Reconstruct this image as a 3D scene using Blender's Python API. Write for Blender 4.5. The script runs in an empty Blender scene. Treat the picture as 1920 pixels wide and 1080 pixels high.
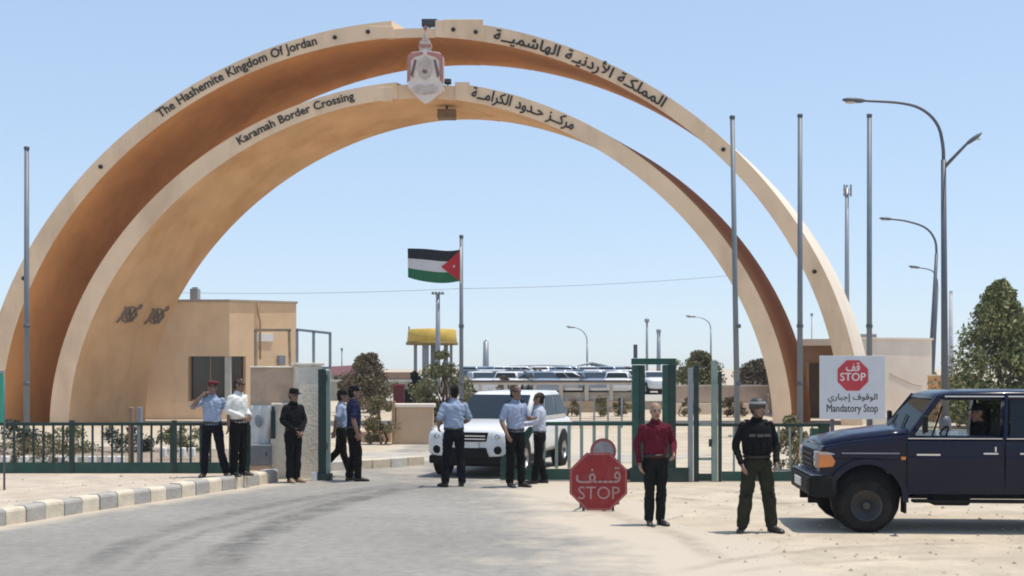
import bpy, bmesh, math, random
import numpy as np
from mathutils import Vector, Matrix, Euler
from mathutils.kdtree import KDTree
random.seed(7)
R = math.radians
scene = bpy.context.scene
COL = scene.collection

# ---------------------------------------------------------------- camera, sky, sun, exposure
CAMZ = 2.15
FOC = 2400.0            # focal length in pixels of a 1920 wide frame
cam_d = bpy.data.cameras.new('camera')
cam_d.sensor_width = 36.0
cam_d.lens = 36.0 * FOC / 1920.0
cam_d.shift_y = 150.0 / 1920.0
cam_d.clip_end = 5000
cam = bpy.data.objects.new('camera', cam_d)
cam.location = (0, 0, CAMZ)
cam.rotation_euler = (R(90), 0, 0)
COL.objects.link(cam)
scene.camera = cam

SUN_EL, SUN_AZ = 74.0, 86.0        # azimuth from +Y towards +X
world = bpy.data.worlds.new('World')
scene.world = world
world.use_nodes = True
wn, wl = world.node_tree.nodes, world.node_tree.links
wn.clear()
sky = wn.new('ShaderNodeTexSky')
sky.sky_type = 'NISHITA'
sky.sun_disc = False
sky.sun_elevation = R(SUN_EL)
sky.sun_rotation = R(SUN_AZ)
sky.air_density = 1.0
sky.dust_density = 0.5
sky.ozone_density = 5.0
sky.altitude = 600
bg = wn.new('ShaderNodeBackground')
bg.inputs['Strength'].default_value = 0.15
wo = wn.new('ShaderNodeOutputWorld')
# desert haze evens the sky out: softer gradient, paler tone
gm = wn.new('ShaderNodeGamma')
gm.inputs[1].default_value = 0.42
tint = wn.new('ShaderNodeMix')
tint.data_type = 'RGBA'
tint.blend_type = 'MULTIPLY'
tint.inputs[0].default_value = 1.0
tint.clamp_result = False
tint.inputs[7].default_value = (1.74, 1.93, 2.18, 1)
wl.new(sky.outputs[0], gm.inputs[0])
wl.new(gm.outputs[0], tint.inputs[6])
wl.new(tint.outputs[2], bg.inputs[0])
wl.new(bg.outputs[0], wo.inputs[0])

sun_d = bpy.data.lights.new('sun', 'SUN')
sun_d.energy = 3.0
sun_d.angle = R(0.55)
sun_d.color = (1.0, 0.925, 0.80)
sun = bpy.data.objects.new('sun', sun_d)
sv = Vector((math.cos(R(SUN_EL)) * math.sin(R(SUN_AZ)), math.cos(R(SUN_EL)) * math.cos(R(SUN_AZ)), math.sin(R(SUN_EL))))
sun.rotation_euler = sv.to_track_quat('Z', 'Y').to_euler()
sun.location = (20, 10, 60)
COL.objects.link(sun)

vs = scene.view_settings
vs.view_transform = 'Standard'
vs.look = 'None'
vs.exposure = 0.50
vs.gamma = 1.0
vs.use_curve_mapping = False
try:
    scene.cycles.max_bounces = 8
    scene.cycles.diffuse_bounces = 5
    scene.cycles.transparent_max_bounces = 12
    scene.cycles.use_denoising = True
    scene.cycles.filter_width = 1.9
    scene.cycles.sample_clamp_indirect = 8
except Exception:
    pass


def P(px, py, D):
    """point at distance D that the photograph shows at pixel (px, py) of 1920x1080"""
    return Vector(((px - 960.0) * D / FOC, D, CAMZ + (690.0 - py) * D / FOC))


def GD(py, z=0.0):
    """distance of a point of height z seen at image row py"""
    return (CAMZ - z) * FOC / (py - 690.0)


# ---------------------------------------------------------------- materials
MATS = {}


def mat(name, color, rough=0.7, var=0.15, scale=4.0, bump=0.0, bscale=40.0, metal=0.0, spec=0.5, coat=0.0, dirt=None,
        dirt_amt=0.0, dscale=1.2, streak=0.0, coords='Object'):
    if name in MATS:
        return MATS[name]
    m = bpy.data.materials.new(name)
    m.use_nodes = True
    n, l = m.node_tree.nodes, m.node_tree.links
    b = n['Principled BSDF']
    b.inputs['Roughness'].default_value = rough
    b.inputs['Metallic'].default_value = metal
    b.inputs['Specular IOR Level'].default_value = spec
    b.inputs['Coat Weight'].default_value = coat
    tc = n.new('ShaderNodeTexCoord')
    src = tc.outputs[coords]
    nz = n.new('ShaderNodeTexNoise')
    nz.inputs['Scale'].default_value = scale
    nz.inputs['Detail'].default_value = 6
    nz.inputs['Roughness'].default_value = 0.62
    l.new(src, nz.inputs['Vector'])
    mr = n.new('ShaderNodeMapRange')
    mr.inputs[1].default_value = 0.3
    mr.inputs[2].default_value = 0.7
    mr.inputs[3].default_value = 1.0 - var
    mr.inputs[4].default_value = 1.0 + var
    l.new(nz.outputs[0], mr.inputs[0])
    hs = n.new('ShaderNodeMix')
    hs.data_type = 'RGBA'
    hs.blend_type = 'MULTIPLY'
    hs.inputs[0].default_value = 1.0
    hs.inputs[6].default_value = (*color, 1)
    l.new(mr.outputs[0], hs.inputs[7])
    out = hs.outputs[2]
    if dirt is not None:
        n2 = n.new('ShaderNodeTexNoise')
        n2.inputs['Scale'].default_value = dscale
        n2.inputs['Detail'].default_value = 7
        n2.inputs['Roughness'].default_value = 0.65
        mp = n.new('ShaderNodeMapping')
        if streak:
            mp.inputs['Scale'].default_value = (1, 1, 1.0 / streak)
        l.new(src, mp.inputs[0])
        l.new(mp.outputs[0], n2.inputs['Vector'])
        m2 = n.new('ShaderNodeMapRange')
        m2.inputs[1].default_value = 0.48
        m2.inputs[2].default_value = 0.72
        m2.inputs[3].default_value = 0.0
        m2.inputs[4].default_value = dirt_amt
        l.new(n2.outputs[0], m2.inputs[0])
        mx = n.new('ShaderNodeMix')
        mx.data_type = 'RGBA'
        l.new(m2.outputs[0], mx.inputs[0])
        l.new(out, mx.inputs[6])
        mx.inputs[7].default_value = (*dirt, 1)
        out = mx.outputs[2]
    l.new(out, b.inputs['Base Color'])
    if bump:
        n3 = n.new('ShaderNodeTexNoise')
        n3.inputs['Scale'].default_value = bscale
        n3.inputs['Detail'].default_value = 5
        l.new(src, n3.inputs['Vector'])
        bp = n.new('ShaderNodeBump')
        bp.inputs['Strength'].default_value = bump
        bp.inputs['Distance'].default_value = 0.02
        l.new(n3.outputs[0], bp.inputs['Height'])
        l.new(bp.outputs[0], b.inputs['Normal'])
    MATS[name] = m
    return m


def glass_mat(name, tint, alpha=0.35, rough=0.03):
    m = bpy.data.materials.new(name)
    m.use_nodes = True
    n, l = m.node_tree.nodes, m.node_tree.links
    b = n['Principled BSDF']
    b.inputs['Base Color'].default_value = (*tint, 1)
    b.inputs['Roughness'].default_value = rough
    tr = n.new('ShaderNodeBsdfTransparent')
    tr.inputs[0].default_value = (0.8, 0.86, 0.84, 1)
    ms = n.new('ShaderNodeMixShader')
    fr = n.new('ShaderNodeFresnel')
    fr.inputs[0].default_value = 1.5
    mr = n.new('ShaderNodeMapRange')
    mr.inputs[3].default_value = alpha
    mr.inputs[4].default_value = 1.0
    l.new(fr.outputs[0], mr.inputs[0])
    l.new(mr.outputs[0], ms.inputs[0])
    l.new(tr.outputs[0], ms.inputs[1])
    l.new(b.outputs[0], ms.inputs[2])
    l.new(ms.outputs[0], n['Material Output'].inputs[0])
    MATS[name] = m
    return m


def leaf_mat(name, dark, light):
    m = bpy.data.materials.new(name)
    m.use_nodes = True
    n, l = m.node_tree.nodes, m.node_tree.links
    b = n['Principled BSDF']
    b.inputs['Roughness'].default_value = 0.65
    g = n.new('ShaderNodeNewGeometry')
    tc = n.new('ShaderNodeTexCoord')
    nz = n.new('ShaderNodeTexNoise')
    nz.inputs['Scale'].default_value = 0.9
    nz.inputs['Detail'].default_value = 3
    l.new(tc.outputs['Object'], nz.inputs['Vector'])
    ad = n.new('ShaderNodeMath')
    ad.operation = 'MULTIPLY_ADD'
    ad.inputs[1].default_value = 0.5
    l.new(g.outputs['Random Per Island'], ad.inputs[0])
    sb = n.new('ShaderNodeMath')
    sb.operation = 'SUBTRACT'
    sb.inputs[1].default_value = 0.25
    l.new(nz.outputs[0], sb.inputs[0])
    l.new(sb.outputs[0], ad.inputs[2])
    mx = n.new('ShaderNodeMix')
    mx.data_type = 'RGBA'
    l.new(ad.outputs[0], mx.inputs[0])
    mx.inputs[6].default_value = (*dark, 1)
    mx.inputs[7].default_value = (*light, 1)
    l.new(mx.outputs[2], b.inputs['Base Color'])
    MATS[name] = m
    return m


# ---------------------------------------------------------------- mesh builder
class MB:
    def __init__(self):
        self.v, self.f, self.m, self.s = [], [], [], []

    def add(self, vs_, fs_, mi=0, smooth=False):
        o = len(self.v)
        self.v.extend([tuple(p) for p in vs_])
        for f in fs_:
            self.f.append(tuple(i + o for i in f))
            self.m.append(mi)
            self.s.append(smooth)

    def box(self, c, s, rz=0.0, mi=0, rot=None):
        c = Vector(c)
        M = rot.to_matrix() if rot is not None else Matrix.Rotation(rz, 3, 'Z')
        pts = []
        for z in (-.5, .5):
            for x, y in ((-.5, -.5), (.5, -.5), (.5, .5), (-.5, .5)):
                pts.append(c + M @ Vector((x * s[0], y * s[1], z * s[2])))
        self.add(pts, [(3, 2, 1, 0), (4, 5, 6, 7), (0, 1, 5, 4), (1, 2, 6, 5), (2, 3, 7, 6), (3, 0, 4, 7)], mi)
        return self

    def box2(self, a, b, mi=0):
        a, b = Vector(a), Vector(b)
        return self.box((a + b) / 2, [abs(b[i] - a[i]) for i in range(3)], mi=mi)

    def bar(self, p0, p1, w, h, mi=0):
        """square bar from p0 to p1; w across, h in the up-most direction"""
        p0, p1 = Vector(p0), Vector(p1)
        d = (p1 - p0).normalized()
        up = Vector((0, 0, 1)) if abs(d.z) < .95 else Vector((0, 1, 0))
        x = d.cross(up).normalized()
        u = x.cross(d).normalized()
        pts = []
        for p in (p0, p1):
            for a, b in ((-.5, -.5), (.5, -.5), (.5, .5), (-.5, .5)):
                pts.append(p + x * a * w + u * b * h)
        self.add(pts, [(0, 1, 2, 3), (7, 6, 5, 4), (1, 0, 4, 5), (2, 1, 5, 6), (3, 2, 6, 7), (0, 3, 7, 4)], mi)
        return self

    def tube(self, pts, r, n=10, mi=0, smooth=True, cap=True):
        pts = [Vector(p) for p in pts]
        rr = r if isinstance(r, (list, tuple)) else [r] * len(pts)
        rings = []
        prev = None
        for i, p in enumerate(pts):
            d = (pts[min(i + 1, len(pts) - 1)] - pts[max(i - 1, 0)]).normalized()
            if prev is None:
                ref = Vector((0, 0, 1)) if abs(d.z) < .9 else Vector((0, 1, 0))
                x = d.cross(ref).normalized()
            else:
                x = (prev - d * prev.dot(d)).normalized()
            prev = x
            y = d.cross(x)
            rings.append([p + (x * math.cos(2 * math.pi * k / n) + y * math.sin(2 * math.pi * k / n)) * rr[i] for k in range(n)])
        self.loft(rings, mi, smooth, cap)
        return self

    def loft(self, rings, mi=0, smooth=True, cap=True):
        n = len(rings[0])
        vs_, fs_ = [], []
        for rg in rings:
            vs_.extend(rg)
        for i in range(len(rings) - 1):
            for k in range(n):
                a, b = i * n + k, i * n + (k + 1) % n
                fs_.append((a, b, b + n, a + n))
        if cap:
            fs_.append(tuple(range(n - 1, -1, -1)))
            fs_.append(tuple((len(rings) - 1) * n + k for k in range(n)))
        self.add(vs_, fs_, mi, smooth)
        return self

    def lathe(self, prof, c=(0, 0, 0), axis='Z', n=24, mi=0, smooth=True, cap=True):
        c = Vector(c)
        rings = []
        for r, h in prof:
            rg = []
            for k in range(n):
                a = 2 * math.pi * k / n
                x, y = r * math.cos(a), r * math.sin(a)
                rg.append(c + (Vector((x, y, h)) if axis == 'Z' else Vector((x, h, -y)) if axis == 'Y' else Vector((h, x, y))))
            rings.append(rg)
        return self.loft(rings, mi, smooth, cap)

    def prism(self, poly, d0, d1, plane='XZ', mi=0, smooth=False):
        """extrude a polygon; plane XZ -> depth along Y, YZ -> along X, XY -> along Z"""
        def T(a, b, d):
            return (a, d, b) if plane == 'XZ' else (d, a, b) if plane == 'YZ' else (a, b, d)
        n = len(poly)
        vs_ = [T(a, b, d0) for a, b in poly] + [T(a, b, d1) for a, b in poly]
        fs_ = [tuple(range(n)), tuple(range(2 * n - 1, n - 1, -1))]
        for k in range(n):
            j = (k + 1) % n
            fs_.append((j, k, k + n, j + n))
        self.add(vs_, fs_, mi, smooth)
        return self

    def ellipsoid(self, c, r, n=14, m=9, mi=0, rot=None):
        c = Vector(c)
        M = rot.to_matrix() if rot is not None else Matrix.Identity(3)
        rings = []
        for i in range(m + 1):
            t = -math.pi / 2 + math.pi * i / m
            ct, st = max(math.cos(t), .02), math.sin(t)
            rings.append([c + M @ Vector((r[0] * ct * math.cos(2 * math.pi * k / n), r[1] * ct * math.sin(2 * math.pi * k / n), r[2] * st)) for k in range(n)])
        return self.loft(rings, mi, True, True)

    def quad(self, a, b, c, d, mi=0):
        self.add([a, b, c, d], [(0, 1, 2, 3)], mi)
        return self

    def mesh(self, name, off=None):
        me = bpy.data.meshes.new(name)
        v = np.array(self.v, dtype=float)
        if off is not None:
            v = v - np.array(off)
        me.from_pydata(v.tolist(), [], self.f)
        me.polygons.foreach_set('material_index', self.m)
        me.polygons.foreach_set('use_smooth', self.s)
        bm = bmesh.new()
        bm.from_mesh(me)
        bmesh.ops.recalc_face_normals(bm, faces=bm.faces)
        bm.to_mesh(me)
        bm.free()
        return me

    def build(self, name, mats, parent=None, world_co=True, bevel=0.0, label=None):
        """link as one mesh object; with world_co the vertices are world coordinates and the object sits at its parent's base"""
        off = None
        if world_co and parent is not None:
            off = Vector((0, 0, 0))
            q = parent
            while q is not None:
                off = off + q.location
                q = q.parent
        me = self.mesh(name, off)
        for m in (mats if isinstance(mats, (list, tuple)) else [mats]):
            me.materials.append(m)
        o = bpy.data.objects.new(name, me)
        COL.objects.link(o)
        o.parent = parent
        if bevel:
            md = o.modifiers.new('bevel', 'BEVEL')
            md.width = bevel
            md.segments = 2
            md.limit_method = 'ANGLE'
            md.angle_limit = R(40)
        if label:
            o['label'] = label
        return o


def tag(o, label=None, cat=None, group=None, kind=None):
    if label:
        o['label'] = label
    if cat:
        o['category'] = cat
    if group:
        o['group'] = group
    if kind:
        o['kind'] = kind
    return o


def thing(name, label, cat, loc=(0, 0, 0), rz=0.0, group=None):
    o = bpy.data.objects.new(name, None)
    o.empty_display_size = 0.2
    COL.objects.link(o)
    o.location = loc
    o.rotation_euler = (0, 0, rz)
    return tag(o, label, cat, group)


def copy_tree(o, parent=None):
    c = o.copy()
    COL.objects.link(c)
    c.parent = parent
    for ch in list(o.children):
        copy_tree(ch, c)
    return c


def lerp(a, b, t):
    return a + (b - a) * t


# ---------------------------------------------------------------- text (flat print or cut letters), Arabic joined by hand
AR = {  # letter: (isolated, final, initial, medial)
    'ا': ('\ufe8d', '\ufe8e', None, None), 'أ': ('\ufe83', '\ufe84', None, None), 'إ': ('\ufe87', '\ufe88', None, None),
    'ل': ('\ufedd', '\ufede', '\ufedf', '\ufee0'), 'م': ('\ufee1', '\ufee2', '\ufee3', '\ufee4'), 'ك': ('\ufed9', '\ufeda', '\ufedb', '\ufedc'),
    'ة': ('\ufe93', '\ufe94', None, None), 'ر': ('\ufead', '\ufeae', None, None), 'د': ('\ufea9', '\ufeaa', None, None),
    'ن': ('\ufee5', '\ufee6', '\ufee7', '\ufee8'), 'ي': ('\ufef1', '\ufef2', '\ufef3', '\ufef4'), 'ه': ('\ufee9', '\ufeea', '\ufeeb', '\ufeec'),
    'ش': ('\ufeb5', '\ufeb6', '\ufeb7', '\ufeb8'), 'ز': ('\ufeaf', '\ufeb0', None, None), 'ح': ('\ufea1', '\ufea2', '\ufea3', '\ufea4'),
    'و': ('\ufeed', '\ufeee', None, None), 'ق': ('\ufed5', '\ufed6', '\ufed7', '\ufed8'), 'ف': ('\ufed1', '\ufed2', '\ufed3', '\ufed4'),
    'ج': ('\ufe9d', '\ufe9e', '\ufe9f', '\ufea0'), 'ب': ('\ufe8f', '\ufe90', '\ufe91', '\ufe92')}
LAMALEF = {'لا': ('\ufefb', '\ufefc'), 'لأ': ('\ufef7', '\ufef8')}


def shape_arabic(s, kashida=0):
    out = []
    joined = False      # does the previous letter reach to this one
    i = 0
    while i < len(s):
        if s[i:i + 2] in LAMALEF:
            a = LAMALEF[s[i:i + 2]]
            out.append(a[1] if joined else a[0])
            joined = False
            i += 2
            continue
        ch = s[i]
        if ch == '\u0640':
            out.append(ch)
            joined = True
            i += 1
            continue
        if ch not in AR:
            out.append(ch)
            joined = False
            i += 1
            continue
        iso, fin, ini, med = AR[ch]
        nxt = i + 1 < len(s) and (s[i + 1] in AR or s[i + 1] == '\u0640')
        if ini is not None and nxt:
            out.append(med if joined else ini)
            joined = True
        else:
            out.append(fin if joined else iso)
            joined = False
        i += 1
    return ''.join(reversed(out))


def text_geo(body, bold=0.0, thick=0.0, res=3):
    c = bpy.data.curves.new('text', 'FONT')
    c.body = body
    c.size = 1.0
    c.offset = bold
    c.resolution_u = res
    c.extrude = thick
    o = bpy.data.objects.new('text', c)
    COL.objects.link(o)
    dg = bpy.context.evaluated_depsgraph_get()
    me = bpy.data.meshes.new_from_object(o.evaluated_get(dg))
    v = np.array([x.co[:] for x in me.vertices])
    f = [tuple(p.vertices) for p in me.polygons]
    bpy.data.objects.remove(o)
    bpy.data.curves.remove(c)
    bpy.data.meshes.remove(me)
    v[:, 0] -= v[:, 0].min()
    return v, f


def bold_geo(body, w_):
    """thicker strokes without self-crossing outlines: the same word laid three times, a hair apart"""
    v, f = text_geo(body, .004 if any(ord(q_) > 0x600 for q_ in body) else 0.0)   # Arabic glyph outlines overlap: a hair of offset joins them
    if w_ <= 0:
        return v, f
    vs_, fs_ = [], []
    for k, (dx, dy) in enumerate(((0, 0), (w_, 0), (w_ * .5, w_ * .5))):
        q = v + np.array((dx, dy, .0))
        q[:, 2] = .02 * k
        fs_ += [tuple(i + len(v) * k for i in g_) for g_ in f]
        vs_.append(q)
    return np.concatenate(vs_), fs_


def flat_text(mb, body, x0, x1, z0, z1, y, bold=0.0, mi=0, xform=None):
    """text filling the rectangle on a wall that faces -Y"""
    v, f = bold_geo(body, bold)
    w, h0, h1 = v[:, 0].max(), v[:, 1].min(), v[:, 1].max()
    pts = []
    for a, b, c in v:
        p = Vector((x0 + (x1 - x0) * a / w, y - c * .03, z0 + (z1 - z0) * (b - h0) / (h1 - h0)))
        pts.append(xform(p) if xform else p)
    mb.add(pts, f, mi)


# ---------------------------------------------------------------- material library
M_sand = mat('sand', (.49, .415, .315), .95, .2, 1.3, .9, 16, dirt=(.40, .33, .25), dirt_amt=.55, dscale=.5)
M_sandbed = mat('sand_bed', (.50, .42, .335), .95, .2, 2.0, .6, 30, dirt=(.40, .31, .22), dirt_amt=.5, dscale=1.7)
M_pebble = mat('pebble', (.42, .34, .26), .9, .3, 9)
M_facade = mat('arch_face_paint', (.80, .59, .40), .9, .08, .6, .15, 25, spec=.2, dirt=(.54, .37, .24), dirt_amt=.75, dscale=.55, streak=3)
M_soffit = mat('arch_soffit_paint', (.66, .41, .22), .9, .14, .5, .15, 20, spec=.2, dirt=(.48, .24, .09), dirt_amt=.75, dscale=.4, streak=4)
M_soffit_out = mat('outer_soffit_shade_tone', (.68, .325, .125), .9, .14, .5, .15, 20, spec=.2, dirt=(.46, .19, .07), dirt_amt=.8, dscale=.35, streak=4)  # deeper orange-brown: shading by the inner arch is put into the colour
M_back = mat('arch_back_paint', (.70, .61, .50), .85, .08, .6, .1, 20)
M_back_in = mat('inner_arch_back_shade_tone', (.42, .19, .075), .9, .12, .6, .1, 20, spec=.2)  # brown stands in for the shade the outer arch casts here
M_blacktext = mat('black_letter_paint', (.022, .018, .016), .5, .1)
M_redtext = mat('white_sign_paint', (.80, .72, .70), .5, .05)
M_black = mat('black_metal', (.02, .02, .022), .5, .15)
M_grey = mat('galvanised_steel', (.27, .285, .31), .45, .12, 3, metal=.35)
M_pole = mat('grey_pole_paint', (.15, .175, .20), .5, .12, 2)
M_darkpole = mat('dark_pole_paint', (.085, .095, .115), .5, .12, 2)
M_green = mat('green_gate_paint', (.006, .060, .044), .5, .25, 4, dirt=(.10, .12, .08), dirt_amt=.35, dscale=3)
M_greendark = mat('dark_green_paint', (.005, .030, .023), .55, .25, 4, dirt=(.07, .08, .06), dirt_amt=.3, dscale=3)
M_greengrey = mat('faded_green_paint', (.22, .29, .25), .55, .2, 4)
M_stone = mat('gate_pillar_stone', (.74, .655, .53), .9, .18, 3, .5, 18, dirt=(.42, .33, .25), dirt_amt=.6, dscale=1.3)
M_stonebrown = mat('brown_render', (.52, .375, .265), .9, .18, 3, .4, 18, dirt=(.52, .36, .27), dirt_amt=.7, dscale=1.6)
M_guard = mat('ochre_render', (.80, .58, .37), .9, .08, 1.0, .2, 20, dirt=(.62, .44, .28), dirt_amt=.4, dscale=.8, streak=2, spec=.2)
M_pale = mat('pale_pink_render', (.80, .70, .59), .9, .08, 1.0, .2, 20, dirt=(.68, .57, .46), dirt_amt=.4, dscale=.6, streak=2, spec=.2)
M_brownwall = mat('brown_wall_and_porch_shade', (.30, .19, .125), .85, .12, 1.5)
M_window = mat('dark_window_glass', (.045, .036, .028), .12, .2, 2, spec=.6)
M_frame = mat('window_frame_brown', (.36, .23, .12), .6, .1)
M_white = mat('white_paint', (.78, .77, .75), .5, .05)
M_offwhite = mat('offwhite_concrete', (.55, .53, .48), .85, .14, 2, .2, 15, dirt=(.38, .35, .3), dirt_amt=.5)
M_concrete = mat('concrete_panel', (.40, .37, .31), .9, .2, 2, .3, 15, dirt=(.25, .22, .18), dirt_amt=.5)
M_kerbw = mat('kerb_cream_paint', (.63, .555, .43), .85, .14, 5, .4, 20, dirt=(.47, .37, .26), dirt_amt=.6, dscale=4)
M_kerbg = mat('kerb_grey_paint', (.37, .35, .32), .85, .16, 5, .4, 20, dirt=(.45, .38, .30), dirt_amt=.55, dscale=4)
M_red = mat('stop_sign_red', (.27, .013, .014), .55, .2, 5, dirt=(.33, .06, .05), dirt_amt=.6, dscale=4)
M_board = mat('sign_board_white', (.62, .635, .66), .5, .04)
M_yellow = mat('yellow_tank_paint', (.55, .36, .055), .6, .12, 2)
M_bark = mat('bark', (.14, .095, .06), .95, .3, 8, .5, 20)
M_leaf_olive = leaf_mat('olive_leaves', (.05, .060, .024), (.25, .24, .11))
M_leaf_pine = leaf_mat('pine_leaves', (.045, .066, .022), (.30, .30, .11))
M_leaf_dark = leaf_mat('dark_leaves', (.010, .016, .010), (.045, .055, .030))
M_leaf_dry = leaf_mat('dry_leaves', (.08, .068, .03), (.30, .25, .12))
M_leaf_brown = leaf_mat('brown_leaves', (.055, .045, .026), (.19, .15, .085))
M_leaf_teal = leaf_mat('bluish_leaves', (.006, .018, .018), (.03, .055, .05))

# ---------------------------------------------------------------- ground, road, verge
xs = sorted(set([-900, -400, -200, -100, -60, -40, -30] + [x for x in range(-24, 25, 2)] + [30, 40, 60, 100, 200, 400, 900]))
ys = sorted(set([-60, -20, -6] + [y for y in range(0, 70, 3)] + [75, 90, 110, 140, 180, 260, 400, 700, 1200, 2500]))
gv = [(x, y, 0.0) for y in ys for x in xs]
gf = [(j * len(xs) + i, j * len(xs) + i + 1, (j + 1) * len(xs) + i + 1, (j + 1) * len(xs) + i) for j in range(len(ys) - 1) for i in range(len(xs) - 1)]
g = MB()
g.add(gv, gf)
tag(g.build('ground', M_sand), kind='structure')

# kerb line (front foot) from near the camera to the gate pillar
KERB = [Vector((-9.3, 10.2, 0)), Vector((-8.45, 12.8, 0)), Vector((-7.65, 15.3, 0)), Vector((-6.92, 17.35, 0)), Vector((-6.15, 19.5, 0)), Vector((-5.45, 21.2, 0)), Vector((-4.98, 22.5, 0)), Vector((-4.62, 23.45, 0)), Vector((-4.40, 24.2, 0))]


def polyline(pts, step):
    d = [0]
    for a, b in zip(pts, pts[1:]):
        d.append(d[-1] + (b - a).length)
    out = []
    n = int(d[-1] / step)
    for i in range(n + 1):
        t = d[-1] * i / n
        k = max(j for j in range(len(d)) if d[j] <= t + 1e-9)
        k = min(k, len(pts) - 2)
        out.append(pts[k].lerp(pts[k + 1], (t - d[k]) / (d[k + 1] - d[k])))
    return out


def road_mat():
    m = bpy.data.materials.new('dusty_asphalt')
    m.use_nodes = True
    n, l = m.node_tree.nodes, m.node_tree.links
    b = n['Principled BSDF']
    b.inputs['Roughness'].default_value = .85
    tc = n.new('ShaderNodeTexCoord')
    at = n.new('ShaderNodeAttribute')
    at.attribute_name = 'dust'

    def noise(scale, det=6, ro=.6, sc=None):
        z = n.new('ShaderNodeTexNoise')
        z.inputs['Scale'].default_value = scale
        z.inputs['Detail'].default_value = det
        z.inputs['Roughness'].default_value = ro
        if sc:
            mp = n.new('ShaderNodeMapping')
            mp.inputs['Scale'].default_value = sc
            l.new(tc.outputs['Object'], mp.inputs[0])
            l.new(mp.outputs[0], z.inputs['Vector'])
        else:
            l.new(tc.outputs['Object'], z.inputs['Vector'])
        return z

    def rng(src, a, b_, c, d):
        r = n.new('ShaderNodeMapRange')
        for k, q in zip((1, 2, 3, 4), (a, b_, c, d)):
            r.inputs[k].default_value = q
        l.new(src, r.inputs[0])
        return r.outputs[0]
    big, fine, grit = noise(.35), noise(6, 8, .7), noise(60, 2, .5)
    base = n.new('ShaderNodeMix')
    base.data_type = 'RGBA'
    l.new(rng(big.outputs[0], .35, .65, 0, 1), base.inputs[0])
    base.inputs[6].default_value = (.222, .209, .188, 1)
    base.inputs[7].default_value = (.285, .268, .240, 1)
    mul = n.new('ShaderNodeMix')
    mul.data_type = 'RGBA'
    mul.blend_type = 'MULTIPLY'
    mul.inputs[0].default_value = 1
    l.new(base.outputs[2], mul.inputs[6])
    l.new(rng(fine.outputs[0], .3, .7, .8, 1.2), mul.inputs[7])
    # drifted sand
    ad = n.new('ShaderNodeMath')
    ad.operation = 'ADD'
    l.new(at.outputs['Fac'], ad.inputs[0])
    l.new(rng(noise(1.1, 8, .68).outputs[0], .3, .7, -.38, .38), ad.inputs[1])
    mx = n.new('ShaderNodeMix')
    mx.data_type = 'RGBA'
    l.new(rng(ad.outputs[0], .25, .95, 0, 1), mx.inputs[0])
    l.new(mul.outputs[2], mx.inputs[6])
    mx.inputs[7].default_value = (.50, .43, .34, 1)
    l.new(mx.outputs[2], b.inputs['Base Color'])
    bp = n.new('ShaderNodeBump')
    bp.inputs['Strength'].default_value = .35
    bp.inputs['Distance'].default_value = .01
    l.new(grit.outputs[0], bp.inputs['Height'])
    l.new(bp.outputs[0], b.inputs['Normal'])
    return m


M_road = road_mat()
kp = polyline(KERB, .4)


def kerb_x(y):
    for a, b in zip(KERB, KERB[1:]):
        if a.y <= y <= b.y:
            return lerp(a.x, b.x, (y - a.y) / (b.y - a.y))
    if y < KERB[0].y:
        return KERB[0].x - (KERB[0].y - y) * .33
    return KERB[-1].x + (y - KERB[-1].y) * .10


def road_right(y):
    pts = [(0, 6.0), (8, 4.4), (13, 2.9), (17.5, 1.9), (20, 1.55), (24, 1.2), (30, 1.6), (45, 2.6)]
    for (a, xa), (b, xb) in zip(pts, pts[1:]):
        if a <= y <= b:
            return lerp(xa, xb, (y - a) / (b - a)) + .25 * math.sin(y * 1.7) + .12 * math.sin(y * 4.1)
    return 2.6


NR = 40
rows = [i * .5 for i in range(0, 91)]
rv, rf, dust = [], [], []
for y in rows:
    a, b = kerb_x(y) - .02, road_right(y) + .6
    for i in range(NR + 1):
        t = i / NR
        x = lerp(a, b, t)
        rv.append((x, y, .004))
        dl = max(0, 1 - (x - a) / .75)
        dr = max(0, 1 - (b - x) / 2.6)
        df = .35 * max(0, min(1, (y - 21) / 5)) + .55 * max(0, min(1, (x + 1.6) / 3.0))
        dust.append(min(1.3, dl * 1.0 + dr * 1.1 + df))
for j in range(len(rows) - 1):
    for i in range(NR):
        q = j * (NR + 1) + i
        rf.append((q, q + 1, q + NR + 2, q + NR + 1))
r_ = MB()
r_.add(rv, rf)
road = r_.build('road', M_road)
road.data.attributes.new('dust', 'FLOAT', 'POINT').data.foreach_set('value', dust)
tag(road, kind='structure')


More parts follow.
